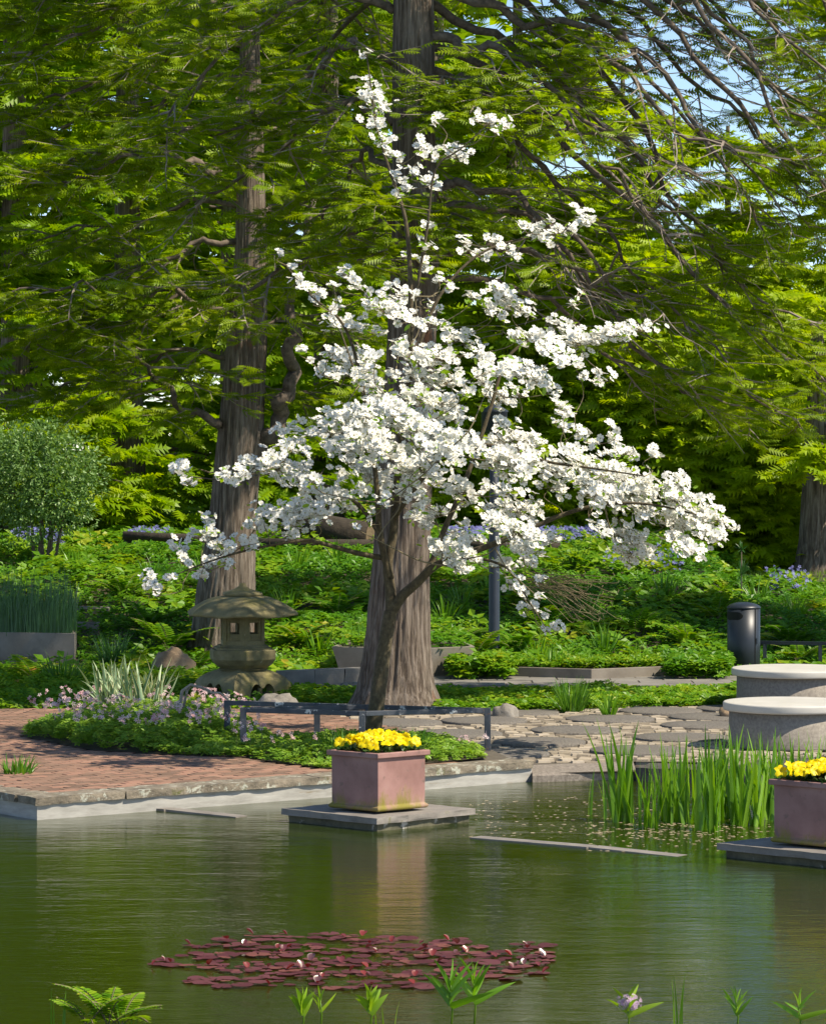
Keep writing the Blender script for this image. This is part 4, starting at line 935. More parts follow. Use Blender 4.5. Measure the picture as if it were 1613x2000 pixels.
conifer(1270, 66.5, 5.6, .15, 2.3, 'lower bright conifer behind the tip of the dogwood', BB, 56, 8, topr=.05)
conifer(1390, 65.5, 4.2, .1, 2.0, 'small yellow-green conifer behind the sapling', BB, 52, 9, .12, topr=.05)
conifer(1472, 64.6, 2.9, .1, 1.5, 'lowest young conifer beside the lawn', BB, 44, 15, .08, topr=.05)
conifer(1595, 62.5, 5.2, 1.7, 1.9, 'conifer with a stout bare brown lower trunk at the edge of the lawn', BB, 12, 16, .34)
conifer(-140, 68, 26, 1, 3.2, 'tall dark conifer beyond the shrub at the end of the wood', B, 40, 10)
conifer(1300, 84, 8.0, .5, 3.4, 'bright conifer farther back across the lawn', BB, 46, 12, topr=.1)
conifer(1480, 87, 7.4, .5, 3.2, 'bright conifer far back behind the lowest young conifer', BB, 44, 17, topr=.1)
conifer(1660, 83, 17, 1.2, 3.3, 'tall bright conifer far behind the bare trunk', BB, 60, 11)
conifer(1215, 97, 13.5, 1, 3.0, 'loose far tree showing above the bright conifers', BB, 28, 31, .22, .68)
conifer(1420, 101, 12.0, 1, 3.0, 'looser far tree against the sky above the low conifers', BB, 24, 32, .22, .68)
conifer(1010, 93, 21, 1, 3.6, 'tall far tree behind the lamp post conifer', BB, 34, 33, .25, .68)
conifer(2330, 50.5, 19, 5, 3.0, 'tall conifer added out of view beyond the seats to shade the slope', M['needles'], 44, 13)  # unseen tree, added to throw dappled shade on the slope
random.seed(99)
# far wood that reads as one mass
def far_wood():
    pos, d, u, s = [], [], [], []
    for i in range(6000):
        x = random.uniform(-26, 26); hmax = 21 if x < 1.5 else 6.5; z = 1+random.random()**.8*hmax*(1-.25*abs(mnoise.noise(Vector((x*.25, 0, 3)))))
        y = 104+random.uniform(-4, 4)+3*mnoise.noise(Vector((x*.4, z*.5, 0))); a = random.uniform(0, 6.28)
        pos.append((x, y, z)); d.append((math.cos(a), math.sin(a)-.4, random.uniform(-.5, .3))); u.append((random.gauss(0, .4), random.gauss(-.4, .4), 1)); s.append(random.uniform(2.2, 3.6))
    o = scatter('far_wood', *SPRAYF, np.array(pos), frames(np.array(d), unit(np.array(u))), np.array(s), [M['needles_far']], None, 'stuff'); tag(o, 'distant mass of green trees closing the view', 'trees')
far_wood()

# ---- broadleaved shrub on the left
def leafball(t, blobs, n, mat, size, name='foliage'):
    pos = []; dirs = []
    for (cx_, cy_, cz, r) in blobs:
        k = int(n*r**2); q = unit(rng.normal(0, 1, (k, 3))); rad = r*rng.uniform(.55, 1.05, k)**.6
        for v, rr in zip(q, rad):
            f = 1+.8*mnoise.noise(Vector(v*2.4)+Vector((cx_, cz, 0))); pos.append((cx_+v[0]*rr*f, cy_+v[1]*rr*f, cz+v[2]*rr*.85*f)); dirs.append(v+rng.normal(0, .7, 3))
    pos = np.array(pos); k = len(pos); return scatter(name, *LEAF6, pos, frames(np.array(dirs), unit(rng.normal(0, .6, (k, 3))+[0, 0, 1])), rng.uniform(.6, 1.2, k)*size, [mat], t, 'stuff')
c = P(85, 1080, 58.5); zb = float(bank(c.x, c.y)); t = thing('shrub', (c.x, c.y, zb), 'rounded grey-green leafy shrub at the top of the slope', 'shrub')
for a in range(7):
    mb = MB(); q = P(40+a*22, 900+30*(a % 3), 58.5+random.uniform(-.4, .4)); mb.tube([(c.x+.05*a-.15, c.y, zb-.1), ((c.x+q.x)/2+random.gauss(0, .1), c.y, (zb+q.z)/2), q], [.035, .025, .008], 6); mb.build('stem', M['limb'], t)
leafball(t, [(*P(px, py, 58.3+dy), r) for px, py, dy, r in ((60, 900, 0, .62), (125, 890, .2, .5), (30, 960, 0, .6), (110, 960, -.2, .55), (0, 880, .2, .6), (160, 930, .1, .38), (70, 1010, .1, .5), (140, 1000, .3, .4), (95, 850, .2, .35), (-50, 940, .2, .7))], 4800, M['shrub'], .078)

# ================================================================== flowering dogwood
YD = 35.0
CL = """705 105 725 100 6 3;700 150 740 160 10 6;712 170 745 190 12 8;715 190 755 212 14 14;720 235 750 245 12 10;735 270 758 275 10 6;750 297 770 300 6 4;775 300 785 315 6 3
840 232 865 230 7 5;925 220 935 218 5 2;930 232 990 240 10 12;980 245 1000 240 6 4;965 255 975 250 5 3;815 285 835 285 8 4;845 295 905 300 12 22;880 285 890 283 6 3;915 298 922 296 6 2;820 300 830 310 5 3
760 335 780 345 10 7;795 330 815 335 8 6;820 345 855 358 9 9;785 362 805 365 8 5;770 378 780 380 6 3;835 440 845 437 7 4;820 470 845 485 9 5;785 495 795 497 5 3;825 500 835 525 8 5;845 535 870 550 8 5;875 555 885 560 7 4
540 492 555 497 6 3;562 520 580 515 7 4;570 540 610 560 9 10;585 555 640 575 8 12;610 580 620 590 7 4;668 530 685 530 9 5;690 545 700 565 9 6;705 565 725 575 7 4;645 545 660 560 6 3;660 590 665 600 7 4;640 605 650 600 7 3
755 555 765 560 9 5;775 570 800 585 13 12;745 570 760 580 6 4;840 590 860 605 8 6;805 572 815 572 6 2;720 600 790 605 14 22;770 620 830 628 10 14;830 620 880 640 10 10;650 625 700 640 16 22;690 640 715 640 8 5;735 650 745 640 8 4
870 650 930 668 12 18;780 660 800 670 10 8;640 680 660 690 12 8;655 700 720 705 20 34;725 690 745 700 12 8;770 680 830 700 14 22;830 690 880 700 14 20;880 690 900 690 10 6;585 680 590 678 5 3;605 703 610 700 5 3;625 715 640 740 9 8;645 735 660 735 6 4
690 730 720 735 14 14;720 745 745 745 9 7;760 730 780 735 8 6;800 725 850 740 14 18;850 745 900 740 14 16;720 770 770 800 20 34;790 765 830 780 13 18;830 775 890 790 16 26;905 745 915 770 8 6;800 800 840 815 14 18;860 800 900 815 14 16
910 575 940 580 7 7;960 555 990 575 13 14;975 575 1030 610 15 28;945 590 985 620 12 16;1115 592 1135 590 7 4;1130 570 1132 568 5 1;905 465 915 470 9 5;955 460 975 475 9 7;990 480 1000 482 6 3;910 490 960 498 8 9;995 495 1015 498 8 5
1015 435 1020 440 8 4;1040 450 1060 455 16 14;1065 470 1070 465 8 4;1068 425 1072 428 7 3;1080 450 1120 445 9 12;1122 405 1128 410 6 3;1130 425 1150 430 14 12
1000 650 1030 660 12 12;1030 650 1080 665 14 18;1075 625 1100 640 10 9;1100 640 1140 655 12 14;1060 675 1110 695 13 18;1110 665 1160 665 14 20;1160 650 1230 650 13 26;1220 640 1290 637 9 16;1085 700 1100 710 9 6;1125 705 1135 715 7 4;1130 735 1140 730 9 4;1155 730 1180 735 12 10
930 690 960 705 12 12;950 715 1000 720 13 16;1000 710 1060 745 18 30;920 735 960 745 12 14;940 770 1000 775 14 18;1000 755 1020 770 9 6;1075 755 1090 765 9 6;1085 780 1110 810 12 16;1085 825 1110 835 10 7;1120 835 1135 840 5 2
1190 820 1195 830 6 3;1195 850 1205 860 10 8;1200 870 1240 890 8 10;1265 880 1285 890 9 6;1180 885 1210 880 8 6;1135 835 1145 850 8 5;1150 850 1160 870 9 7
640 810 700 825 18 40;700 800 730 830 18 26;620 830 700 850 16 34;600 845 620 850 9 6;565 850 590 860 9 8;540 835 550 845 7 5;575 828 585 835 9 5;745 790 790 815 18 34;770 820 830 840 18 40;800 840 880 855 16 40;860 850 930 870 14 30;690 850 760 880 18 44;640 870 700 880 14 20;545 870 600 880 10 14
770 875 830 890 16 34;830 870 900 890 14 24;780 900 850 920 18 40;680 890 700 905 14 10;720 900 740 900 7 4;880 900 890 905 7 3;700 915 740 930 14 18;660 920 680 930 10 8;740 920 760 960 14 20;790 930 820 950 14 20;840 930 860 945 12 10;700 955 715 960 12 8;740 965 755 985 9 8;770 950 800 965 12 12
815 960 830 985 12 10;805 1000 840 1020 13 16;840 1000 860 995 9 6;870 950 930 960 14 18;890 970 930 980 10 10;870 1000 895 995 9 6;970 820 1000 830 8 8;960 860 1050 870 20 60;950 890 1040 905 20 60;990 920 1030 930 12 14;955 950 1000 970 12 12;960 990 1050 1000 20 40;980 960 1010 955 8 6
1060 905 1110 925 14 22;1100 880 1140 900 14 16;1120 905 1200 930 20 50;1180 925 1270 960 22 70;1130 940 1190 980 20 46;1190 960 1260 1000 22 60;1250 1000 1280 1010 8 6;1290 940 1340 960 14 20;1330 935 1345 945 8 5;1290 960 1350 985 16 30;1330 985 1400 1010 16 36;1390 1005 1415 1020 12 12;1425 1025 1435 1030 7 4
1290 1005 1360 1030 18 40;1350 1030 1405 1055 14 24;1320 1065 1370 1075 12 18;1300 1045 1330 1050 10 10;1180 1030 1260 1060 16 34;1200 1070 1270 1080 12 18;1220 1090 1240 1098 8 6;1250 1065 1275 1080 8 6;1060 1045 1090 1055 8 10;1050 935 1100 960 10 10;1150 1020 1180 1040 9 8
870 1035 900 1050 9 7;840 1060 890 1080 14 22;890 1060 920 1075 12 12;880 1095 910 1110 12 16;920 1080 940 1100 10 8;920 1050 940 1055 7 4;900 1020 905 1025 6 2;965 1020 1050 1050 18 36;1000 1060 1060 1080 14 18;970 1090 1000 1110 12 14;1020 1095 1040 1105 9 6;960 1105 970 1100 7 3;985 1130 1010 1140 11 8;1015 1150 1020 1165 8 4;1045 1135 1060 1132 8 4;1050 1165 1055 1160 6 2
1020 1185 1045 1190 9 4;1055 1195 1065 1200 8 2;1060 1230 1070 1225 9 4;1080 1228 1100 1223 7 4;520 900 560 920 18 24;490 905 500 910 12 8;560 920 600 945 16 22;425 925 435 930 5 3;440 930 475 925 12 14;455 940 465 938 9 4;470 905 500 895 8 6
575 905 600 910 10 8;600 935 620 935 9 6;590 950 600 965 9 6;625 960 680 975 14 22;560 985 640 1000 16 36;500 995 540 1000 12 14;535 1005 590 1020 14 24;490 1015 510 1035 12 12;560 1035 580 1045 9 8;610 1010 625 1020 8 5;660 985 700 1000 10 10;720 990 725 995 6 2;690 1025 692 1025 6 1;725 1018 727 1018 6 1
455 1055 500 1065 10 12;430 1060 450 1070 8 7;415 1065 440 1070 7 6;395 1000 410 1020 9 7;400 1040 415 1045 10 8;375 1045 385 1045 8 5;335 1065 365 1075 9 8;345 1090 365 1095 8 5;370 1108 372 1108 6 1;400 1100 420 1095 9 7;425 1095 450 1100 8 6;390 1120 395 1122 7 2
280 1130 300 1125 9 6;290 1145 310 1150 9 6;330 1125 340 1125 5 2;305 1160 306 1160 5 1;335 915 350 920 7 4;355 910 370 915 9 5;360 935 375 940 9 6"""
CL = [tuple(float(v) for v in s.split()) for line in CL.split('\n') for s in line.split(';')]
def dogwood():
    base = P(727, 1462, YD); t = thing('flowering_dogwood', (base.x, base.y, 0), 'white flowering dogwood tree standing inside the metal rail', 'tree')
    random.seed(21); r_ = np.random.default_rng(21)
    # main stems
    def line(sp_, dy): n = len(sp_)-1; return smooth_line([P(x, y, YD+dy*i/n) for i, (x, y) in enumerate(sp_)])
    stem = line([(727, 1475), (729, 1430), (737, 1370), (746, 1300), (755, 1240), (764, 1190)], .0)
    n = len(stem); trunk(t, stem, [.088+.03*math.exp(-i*.6)-.02*i/n for i in range(n)], nseg=28, dz=.05, ridge=.06, mat=M['dogbark'], seed=9)
    stems = [(line([(764, 1196), (762, 1150), (757, 1105), (768, 1040), (772, 980), (782, 880), (795, 760), (802, 640), (800, 520), (790, 420), (760, 330), (735, 240), (716, 105)], .15), .062, .006),
             (line([(763, 1130), (750, 1085), (740, 1030), (738, 980), (728, 880), (712, 780), (690, 680), (660, 620), (610, 580), (560, 520)], -.35), .042, .006),
             (line([(764, 1198), (785, 1165), (815, 1138), (850, 1105), (900, 1085), (950, 1068), (1020, 1040), (1100, 1005), (1180, 985), (1270, 985), (1360, 1005)], -.5), .058, .008),
             (line([(815, 1138), (842, 1100), (865, 1040), (900, 960), (930, 880), (960, 790), (990, 700), (1050, 660), (1130, 670), (1220, 645)], .7), .038, .006),
             (line([(752, 1090), (700, 1081), (650, 1067), (600, 1056), (545, 1062), (470, 1078), (400, 1100), (330, 1128)], -.6), .03, .005),
             (line([(745, 1050), (700, 985), (640, 950), (570, 930), (500, 915), (430, 935), (370, 930)], .6), .026, .005),
             (line([(770, 1010), (820, 940), (880, 880), (960, 870), (1060, 900), (1160, 915), (1260, 930)], -.9), .034, .006),
             (line([(795, 760), (830, 640), (870, 560), (930, 500), (1000, 470), (1090, 455), (1140, 430)], .5), .022, .005),
             (line([(786, 860), (740, 800), (700, 740), (670, 660), (650, 600)], .8), .02, .006), (line([(798, 700), (815, 560), (835, 440), (850, 330), (900, 290), (960, 235)], -.3), .02, .004),
             (line([(850, 1105), (920, 1090), (990, 1110), (1030, 1170), (1065, 1225)], -.9), .02, .004)]
    nodes = [stem[-1]]; nrad = [.07]
    for pts, r0, r1 in stems:
        k = np.linspace(r0, r1, len(pts)); mb = MB(); mb.tube(pts, k, 9); mb.build('limb', M['dogbark'], t)
        for a, b_ in zip(pts, k): nodes.append(a); nrad.append(b_)
    NA = [tuple(p) for p in nodes]; root = np.array(stem[-1]); tw = MB(); FP = []; LP = []
    caps = []
    for (x0, y0, x1, y1, w, cnt) in CL:
        mx, my = (x0+x1)/2, (y0+y1)/2; inner = math.exp(-(((mx-830)/380)**2+((my-880)/330)**2))
        dy = r_.normal(-.25*inner, .35+1.15*inner); dy = max(-2.7, min(1.9, dy)); caps.append((x0, y0, x1, y1, w, cnt, dy, mx, my))
    caps.sort(key=lambda c: (P(c[7], c[8], YD)-stem[-1]).length)
    for (x0, y0, x1, y1, w, cnt, dy, mx, my) in caps:
        cpt = P(mx, my+6, YD+dy); A = np.array(NA); dist = np.linalg.norm(A-np.array(cpt), axis=1); rd = np.linalg.norm(A-root, axis=1)
        cost = dist+.35*np.maximum(0, rd-np.linalg.norm(np.array(cpt)-root))*3; i = int(np.argmin(cost)); src = Vector(NA[i]); L = (cpt-src).length
        m1 = src.lerp(cpt, .35)+Vector((r_.normal(0, .05), r_.normal(0, .05), -.06*L)); m2 = src.lerp(cpt, .7)+Vector((r_.normal(0, .05), r_.normal(0, .05), -.05*L))
        pts = smooth_line([src, m1, m2, cpt], 3); rr = min(.014, .004+.005*L); tw.tube(pts, np.linspace(rr, .0035, len(pts)), 5, 0, False)
        for p in pts[2:]: NA.append(tuple(p)); nrad.append(.004)
        for s in range(int(cnt*(2.7 if w >= 13 else 1.8)+.5)):
            f = r_.random(); g1, g2 = r_.normal(0, .75), r_.normal(0, .72); px, py = x0+(x1-x0)*f+g1*w, y0+(y1-y0)*f+g2*w*.9
            q = P(px, py, YD+dy+r_.normal(0, .09+w*.006)); FP.append(q)
            if s % 2 == 0:
                mid = cpt.lerp(q, .5)+Vector((0, 0, -.03)); tw.tube([cpt.lerp(q, .1), mid, q-Vector((0, 0, .012))], [.003, .0025, .002], 3, 0, False)
        for s in range(int(cnt*.8+1.2)):
            f = r_.random(); LP.append(P(x0+(x1-x0)*f+r_.normal(0, w*.9), y0+(y1-y0)*f+r_.normal(4, w*.8), YD+dy+r_.normal(0, .1)))
    # bare budding twigs, lower right
    for k in range(46):
        a = P(r_.uniform(1010, 1080), r_.uniform(1110, 1150), YD-.5+r_.normal(0, .2)); e = P(r_.uniform(1110, 1205), r_.uniform(1120, 1215), YD-.6+r_.normal(0, .3)); m_ = a.lerp(e, .5)+Vector((0, 0, r_.normal(.02, .03)))
        tw.tube(smooth_line([a, m_, e, e+Vector((r_.uniform(.02, .06), 0, r_.uniform(-.01, .05)))], 3), .0032, 3, 0, False)
    tw.build('twigs', M['dogtwig'], t, 'stuff')
    # blossom: four notched bracts round a green-yellow button
    tv, tf, tm = [], [], []
    for k in range(4):
        a = k*math.pi/2+.1; ca, sa = math.cos(a), math.sin(a); L_, W = (.52, .50) if k % 2 == 0 else (.46, .44); b = len(tv)
        for l, w, z in ((.05, .25, 0), (.66, 1, .10), (1, .62, .10)):
            for s in (-1, 0, 1):
                ll = l-(.10 if (l == 1 and s == 0) else 0); x, y = ll*L_, s*w*W/2*1.12; tv.append((x*ca-y*sa, x*sa+y*ca, z-(0 if s else .045)))
        for i in range(2):
            for j in range(2): tf.append((b+i*3+j, b+(i+1)*3+j, b+(i+1)*3+j+1, b+i*3+j+1)); tm.append(0)
    b = len(tv)
    for z, r in ((0, .075), (.07, .06)):
        for k in range(5): tv.append((r*math.cos(k*1.2566), r*math.sin(k*1.2566), z+.02))
    for k in range(5): tf.append((b+k, b+(k+1) % 5, b+5+(k+1) % 5, b+5+k)); tm.append(1)
    tf.append((b+5, b+6, b+7, b+8)); tm.append(1)
    FP = np.array(FP); n = len(FP); ctr = np.array(P(830, 850, YD))
    nrm = (FP-ctr)*[.10, .05, .05]+r_.normal(0, .42, (n, 3))+[.25, -.5, .8]; nrm = unit(nrm)
    tang = np.cross(nrm, unit(r_.normal(0, 1, (n, 3)))); rot = frames(tang, nrm); sc_ = r_.uniform(.066, .104, n)
    order = np.argsort(FP[:, 1]); near, rest = order[:300], order[300:]
    scatter('blossoms', tv, tf, FP[rest], rot[rest], sc_[rest], [M['bract'], M['button']], t, 'stuff', tm, smooth=True)
    ms = [np_mesh('blossom', np.array(tv)+r_.normal(0, .012, (len(tv), 3)), tf, [M['bract'], M['button']], True, tm, np.full(len(tf), r_.random())) for _ in range(5)]
    for i in near:
        o = place(ms[i % 5], 'blossom', t); m4 = Matrix([list(rot[i][r])+[0] for r in range(3)]+[[0, 0, 0, 1]]); o.rotation_euler = m4.to_euler()
        o.location = Vector(FP[i])-ORG[t]; o.scale = (sc_[i],)*3
    LP = np.array([tuple(p) for p in LP]); k = len(LP); d = r_.normal(0, 1, (k, 3))*[1, 1, .5]
    scatter('leaves', *LEAF6, LP, frames(d, unit(r_.normal(0, .4, (k, 3))+[0, 0, 1])), r_.uniform(.05, .10, k), [M['dogleaf']], t, 'stuff')
dogwood()

# ================================================================== low plants
def cluster_tpl(n, ln, wd, rise, seed):
    """a sprig of n leaves round a short stem"""
    r_ = np.random.default_rng(seed); tv, tf = [], []
    for k in range(n):
        a = 2*math.pi*k/n+r_.normal(0, .25); e = rise+r_.normal(0, .18); z0 = r_.uniform(-.15, .25); ca, sa = math.cos(a), math.sin(a); b = len(tv); L_ = ln*r_.uniform(.75, 1.15)
        for l, sd, dz in ((.10, 0, 0), (.52, -1, -.05), (1, 0, .02), (.52, 1, -.05)):
            x, y = l*L_*math.cos(e), sd*wd*.62; tv.append((x*ca-y*sa, x*sa+y*ca, z0+l*L_*math.sin(e)-dz-(.12*l*l)))
        tf += [(b, b+1, b+2), (b, b+2, b+3)]
    return tv, tf
CLU = [cluster_tpl(6, .95, .42, .15, k) for k in range(3)]
def blades(t, name, base, n, L_, w, mat, spread, lean, curve=.5, kind='stuff', r_=rng, seg=5, fold=0.):
    """strap leaves as one mesh: arching ribbons"""
    V, Fc, rn = [], [], []
    for k in range(n):
        a = r_.uniform(0, 2*math.pi); rr = spread*math.sqrt(r_.random()); p = np.array([base[0]+rr*math.cos(a), base[1]+rr*math.sin(a), base[2]]); l = L_*r_.uniform(.6, 1.05)
        a2 = a+r_.normal(0, .6); th = abs(r_.normal(0, lean)); dirh = np.array([math.cos(a2), math.sin(a2), 0]); side = np.array([-math.sin(a2), math.cos(a2), 0]); tw = r_.uniform(0, math.pi)
        side = side*math.cos(tw)+dirh*math.sin(tw)*.9; b = len(V); cv = curve*r_.uniform(.2, 1.3)
        for i in range(seg+1):
            ti = i/seg; ang = th+cv*ti*ti; wd = w*(1-ti**2.2)*.5*(.75+.5*min(1, ti*4))+.0008
            V += [p-side*wd, p+side*wd]; p = p+(dirh*math.sin(ang)+np.array([0, 0, math.cos(ang)]))*l/seg
        for i in range(seg): Fc.append((b+2*i, b+2*i+1, b+2*i+3, b+2*i+2)); rn.append(k)
    q = r_.random(n); me = np_mesh(name, V, Fc, [mat], False, None, q[np.array(rn)], ORG.get(t, Vector()) if t else (0, 0, 0)); o = place(me, name, t)
    if kind: o['kind'] = kind
    return o
def cover(name, label, pts, hgt, size, mat, k=0, cat='ground cover', up=.35):
    n = len(pts); d = np.column_stack([np.cos(a := rng.uniform(0, 6.28, n)), np.sin(a), np.zeros(n)]); u = unit(np.column_stack([rng.normal(0, up, n), rng.normal(-.35, up, n), np.ones(n)]))
    o = scatter(name, *CLU[k], np.column_stack([pts[:, :2], pts[:, 2]+rng.uniform(.15, 1, n)*hgt]), frames(d, u), rng.uniform(.7, 1.3, n)*size, [mat], None, 'stuff'); return tag(o, label, cat)
def poly_pts(poly, n, zf=None, jitter=0):
    q = sample_poly([(p[0], p[1]) for p in poly], n); z = zf(q[:, 0], q[:, 1]) if zf else np.zeros(n); return np.column_stack([q, z])
def lump(q, sc=.8, lo=.3): return np.array([lo+(1-lo)*(.5+.9*mnoise.noise(Vector((x*sc, y*sc, 2)))) for x, y in q[:, :2]])
# slope behind the path, denser towards the path
slope = [(-10.5, 46.6), (10.5, 46.6), (13, 61.5), (-13, 61.5)]
q = poly_pts(slope, 36000, bank); px_ = CX+q[:, 0]/q[:, 1]*F; q = q[(px_ > -90) & (px_ < 1700)]
for pl in (pl1, pl2, pl3, pl4, pl5): q = q[~in_poly(q[:, 0], q[:, 1], [(p.x, p.y) for p in pl])]
q = q[~((q[:, 0] > 5.6) & (q[:, 1] > 58.5))]
def low_near(q): return np.clip((q[:, 1]-46.4)/4.5, .22, 1)
vis = (((CX+q[:, 0]/q[:, 1]*F) < 165) & (q[:, 1] < 48.9)) | (np.abs(CX+q[:, 0]/q[:, 1]*F-790) < 150) & (q[:, 1] < 46.9); q = q[~(vis & (rng.random(len(q)) < .8))]
pat = np.array([mnoise.noise(Vector((x*.9, y*.6, 11))) for x, y in q[:, :2]])                       # drifts of different species
cover('slope_ground_cover', 'mixed leafy ground cover spread over the slope behind the path', q[pat < .12], lump(q[pat < .12], .5, .1)*.30*low_near(q[pat < .12]), .105, M['cover'], 0)
cover('broad_leaf_drifts', 'drifts of larger yellow-green leaves among the ground cover on the slope', q[(pat >= .12)][::2], lump(q[pat >= .12][::2], .6, .2)*.34*low_near(q[pat >= .12][::2]), .19, M['epimedium'], 2)
q = poly_pts([G(*p) for p in ((560, 1374), (700, 1376), (860, 1384), (1000, 1381), (1240, 1372), (1436, 1368), (1440, 1340), (900, 1346), (560, 1342))], 6200); q[:, 2] = -.09
q = q[(q[:, 0]-t2.location.x)**2+(q[:, 1]-Y2)**2 > .5**2]
cover('epimedium_strip', 'bright leafy ground cover in a strip between the disc paving and the path', q, lump(q, 1.5)*.13+.03, .085, M['epimedium'], 1)
q = poly_pts([G(*p) for p in ((-80, 1384), (240, 1384), (470, 1384), (560, 1376), (560, 1336), (330, 1312), (-80, 1304))], 5200); q[:, 2] = -.08
q = q[(q[:, 0]-LC.x)**2+(q[:, 1]-LC.y)**2 > .6**2]; q = q[~((np.abs(q[:, 0]-LC.x-.1) < .62) & (q[:, 1] < LC.y) & (q[:, 1] > LC.y-2.2) & (rng.random(len(q)) < .75))]
cover('lantern_ground_cover', 'reddish green leafy ground cover round the foot of the stone lantern', q, lump(q, 1.2)*.17+.03, .09, M['epimedium'], 2)
q = poly_pts([at_h(985, 1300, 46.4), at_h(1300, 1298, 46.7), at_h(1285, 1292, 47.8), at_h(1012, 1292, 47.9)], 900); q[:, 2] = .04
cover('planter_ground_cover', 'leafy ground cover inside the long low planter', q, .12, .09, M['epimedium'], 0)
q = poly_pts([(p.x, p.y) for p in pl4], 260); q[:, 2] = .30; cover('tapered_planter_leaves', 'leafy plants filling the tapered planter behind the trunk', q, .2, .10, M['cover'], 1)
q = poly_pts([at_h(875, 1310, 45.7), at_h(1000, 1312, 45.8), at_h(1005, 1300, 47.0), at_h(880, 1300, 47.2)], 420); q[:, 2] = -.05; cover('path_side_leaves', 'light green leafy clump at the foot of the lamp post', q, .30, .13, M['epimedium'], 2)
q = poly_pts([at_h(1300, 1310, 45.9), at_h(1425, 1312, 45.9), at_h(1425, 1300, 48), at_h(1300, 1300, 48)], 700); q[:, 2] = -.05; cover('binside_leaves', 'mounded green leaves between the low planter and the litter bin', q, .26, .11, M['cover'], 0)
# lawn beyond
mb = MB(); lp = [(5.5, 58.8), (14, 58.8), (16, 100), (4.6, 100)]; mb.add([(x, y, float(bank(x, y))-.02) for x, y in lp], [[0, 1, 2, 3]]); mb.build('lawn', M['lawn'], kind='structure')
q = poly_pts([(5.6, 58.8), (9.5, 58.8), (9.5, 78), (5.6, 78)], 16000, bank)
o = scatter('lawn_grass', [(0, -.06, 0), (0, .06, 0), (.15, 0, 1)], [(0, 1, 2)], q-[0, 0, .03], frames(np.column_stack([np.cos(a := rng.uniform(0, 6.28, len(q))), np.sin(a), np.zeros(len(q))]), np.tile([0, 0, 1.], (len(q), 1))), rng.uniform(.05, .10, len(q)), [M['geranium']], None, 'stuff'); tag(o, 'short sunlit grass of the far lawn', 'grass')

# geranium bed
for nm, bd, n, hh, lab in (('geranium_leaves', bed_l, 5200, .30, 'dense pale green geranium leaves in the bed on the brick terrace'), ('bed_leaves', bed_r, 3000, .17, 'fresh green geranium leaves inside the metal rail')):
    q = poly_pts(bd, n); c = np.array([sum(p.x for p in bd)/len(bd), sum(p.y for p in bd)/len(bd)]); rad = np.max(np.abs(q[:, :2]-c), axis=0); e = np.clip(1.15-(((q[:, :2]-c)/rad)**2).sum(1), .25, 1)
    cover(nm, lab, q, e*hh*(.75+.4*lump(q, 2.5)), .055, M['geranium'], 1)
def tiny_flower(n=5):
    tv, tf = [], []
    for k in range(n):
        a = 2*math.pi*k/n; b = len(tv); ca, sa = math.cos(a), math.sin(a)
        for x, y, z in ((.08, 0, 0), (.55, -.26, .1), (1, 0, .05), (.55, .26, .1)): tv.append((x*ca-y*sa, x*sa+y*ca, z))
        tf.append((b, b+1, b+2, b+3))
    return tv, tf
TF = tiny_flower()
def flowers(name, label, q, size, mat, cat='flowers'):
    n = len(q); nr = unit(rng.normal(0, .5, (n, 3))+[.1, -.7, .6]); o = scatter(name, *TF, q, frames(np.cross(nr, rng.normal(0, 1, (n, 3))), nr), rng.uniform(.7, 1.2, n)*size, [mat], None, 'stuff'); return tag(o, label, cat)
q = poly_pts(bed_l, 200); cl = []
for x, y, z in q:
    hz = rng.uniform(.26, .40)
    for k in range(rng.integers(2, 6)): cl.append((x+rng.normal(0, .022), y+rng.normal(0, .03), hz+rng.normal(0, .02)))
flowers('geranium_flowers', 'small pink geranium flowers over the pale green leaves', np.array(cl), .027, M['pink'])
cl = []
for px, py in ((492, 1425), (505, 1412), (512, 1418), (570, 1440), (545, 1436), (615, 1440), (905, 1440), (915, 1450), (865, 1455), (950, 1440), (460, 1430), (480, 1442), (530, 1450)):
    p = P(px, py, 34.6)
    for k in range(5): cl.append((p.x+rng.normal(0, .02), p.y+rng.normal(0, .03), p.z+rng.normal(0, .02)))
flowers('scattered_pink_flowers', 'few scattered pink flowers above the leaves inside the rail', np.array(cl), .027, M['pink'])
st = MB()
for x, y, z in cl[::5]: st.tube([(x, y, .0), (x+.01, y, z*.6), (x, y, z)], .002, 3, 0, False)
tag(st.build('flower_stalks', M['dogtwig'], None, 'stuff'), 'thin stalks of the scattered pink flowers', 'stalks')

# strap-leaved clumps
def clump(name, px, py, Y, n, L_, w, mat, spread, lean, label, cat='grass', curve=.5, group=None, zb=None, fl=None):
    p = P(px, py, Y); z = zb if zb is not None else (float(bank(p.x, Y)) if Y > 46 else -.07); t = thing(name, (p.x, p.y, z), label, cat, group)
    blades(t, 'blades', (p.x, p.y, z-.03), n, L_, w, mat, spread, lean, curve); return t
clump('grass_clump', 1118, 1385, 40.6, 150, .48, .014, M['grass'], .13, .38, 'bushy green grass clump at the edge of the disc paving')
clump('grass_clump', 222, 1285, 48.2, 170, .55, .012, M['darkgrass'], .15, .6, 'dark arching grass clump right of the large concrete planter')
clump('grass_clump', 120, 1340, 45.0, 60, .52, .022, M['grass'], .2, .35, 'green strap-leaved clump below the large concrete planter', curve=.9)
clump('grass_clump', 665, 1500, 34.1, 80, .36, .014, M['grass'], .14, .5, 'green grassy tuft behind the left corner of the pansy pot', zb=0)
clump('grass_clump', 805, 1495, 34.2, 80, .36, .014, M['grass'], .13, .5, 'green grassy tuft behind the right corner of the pansy pot', zb=0)
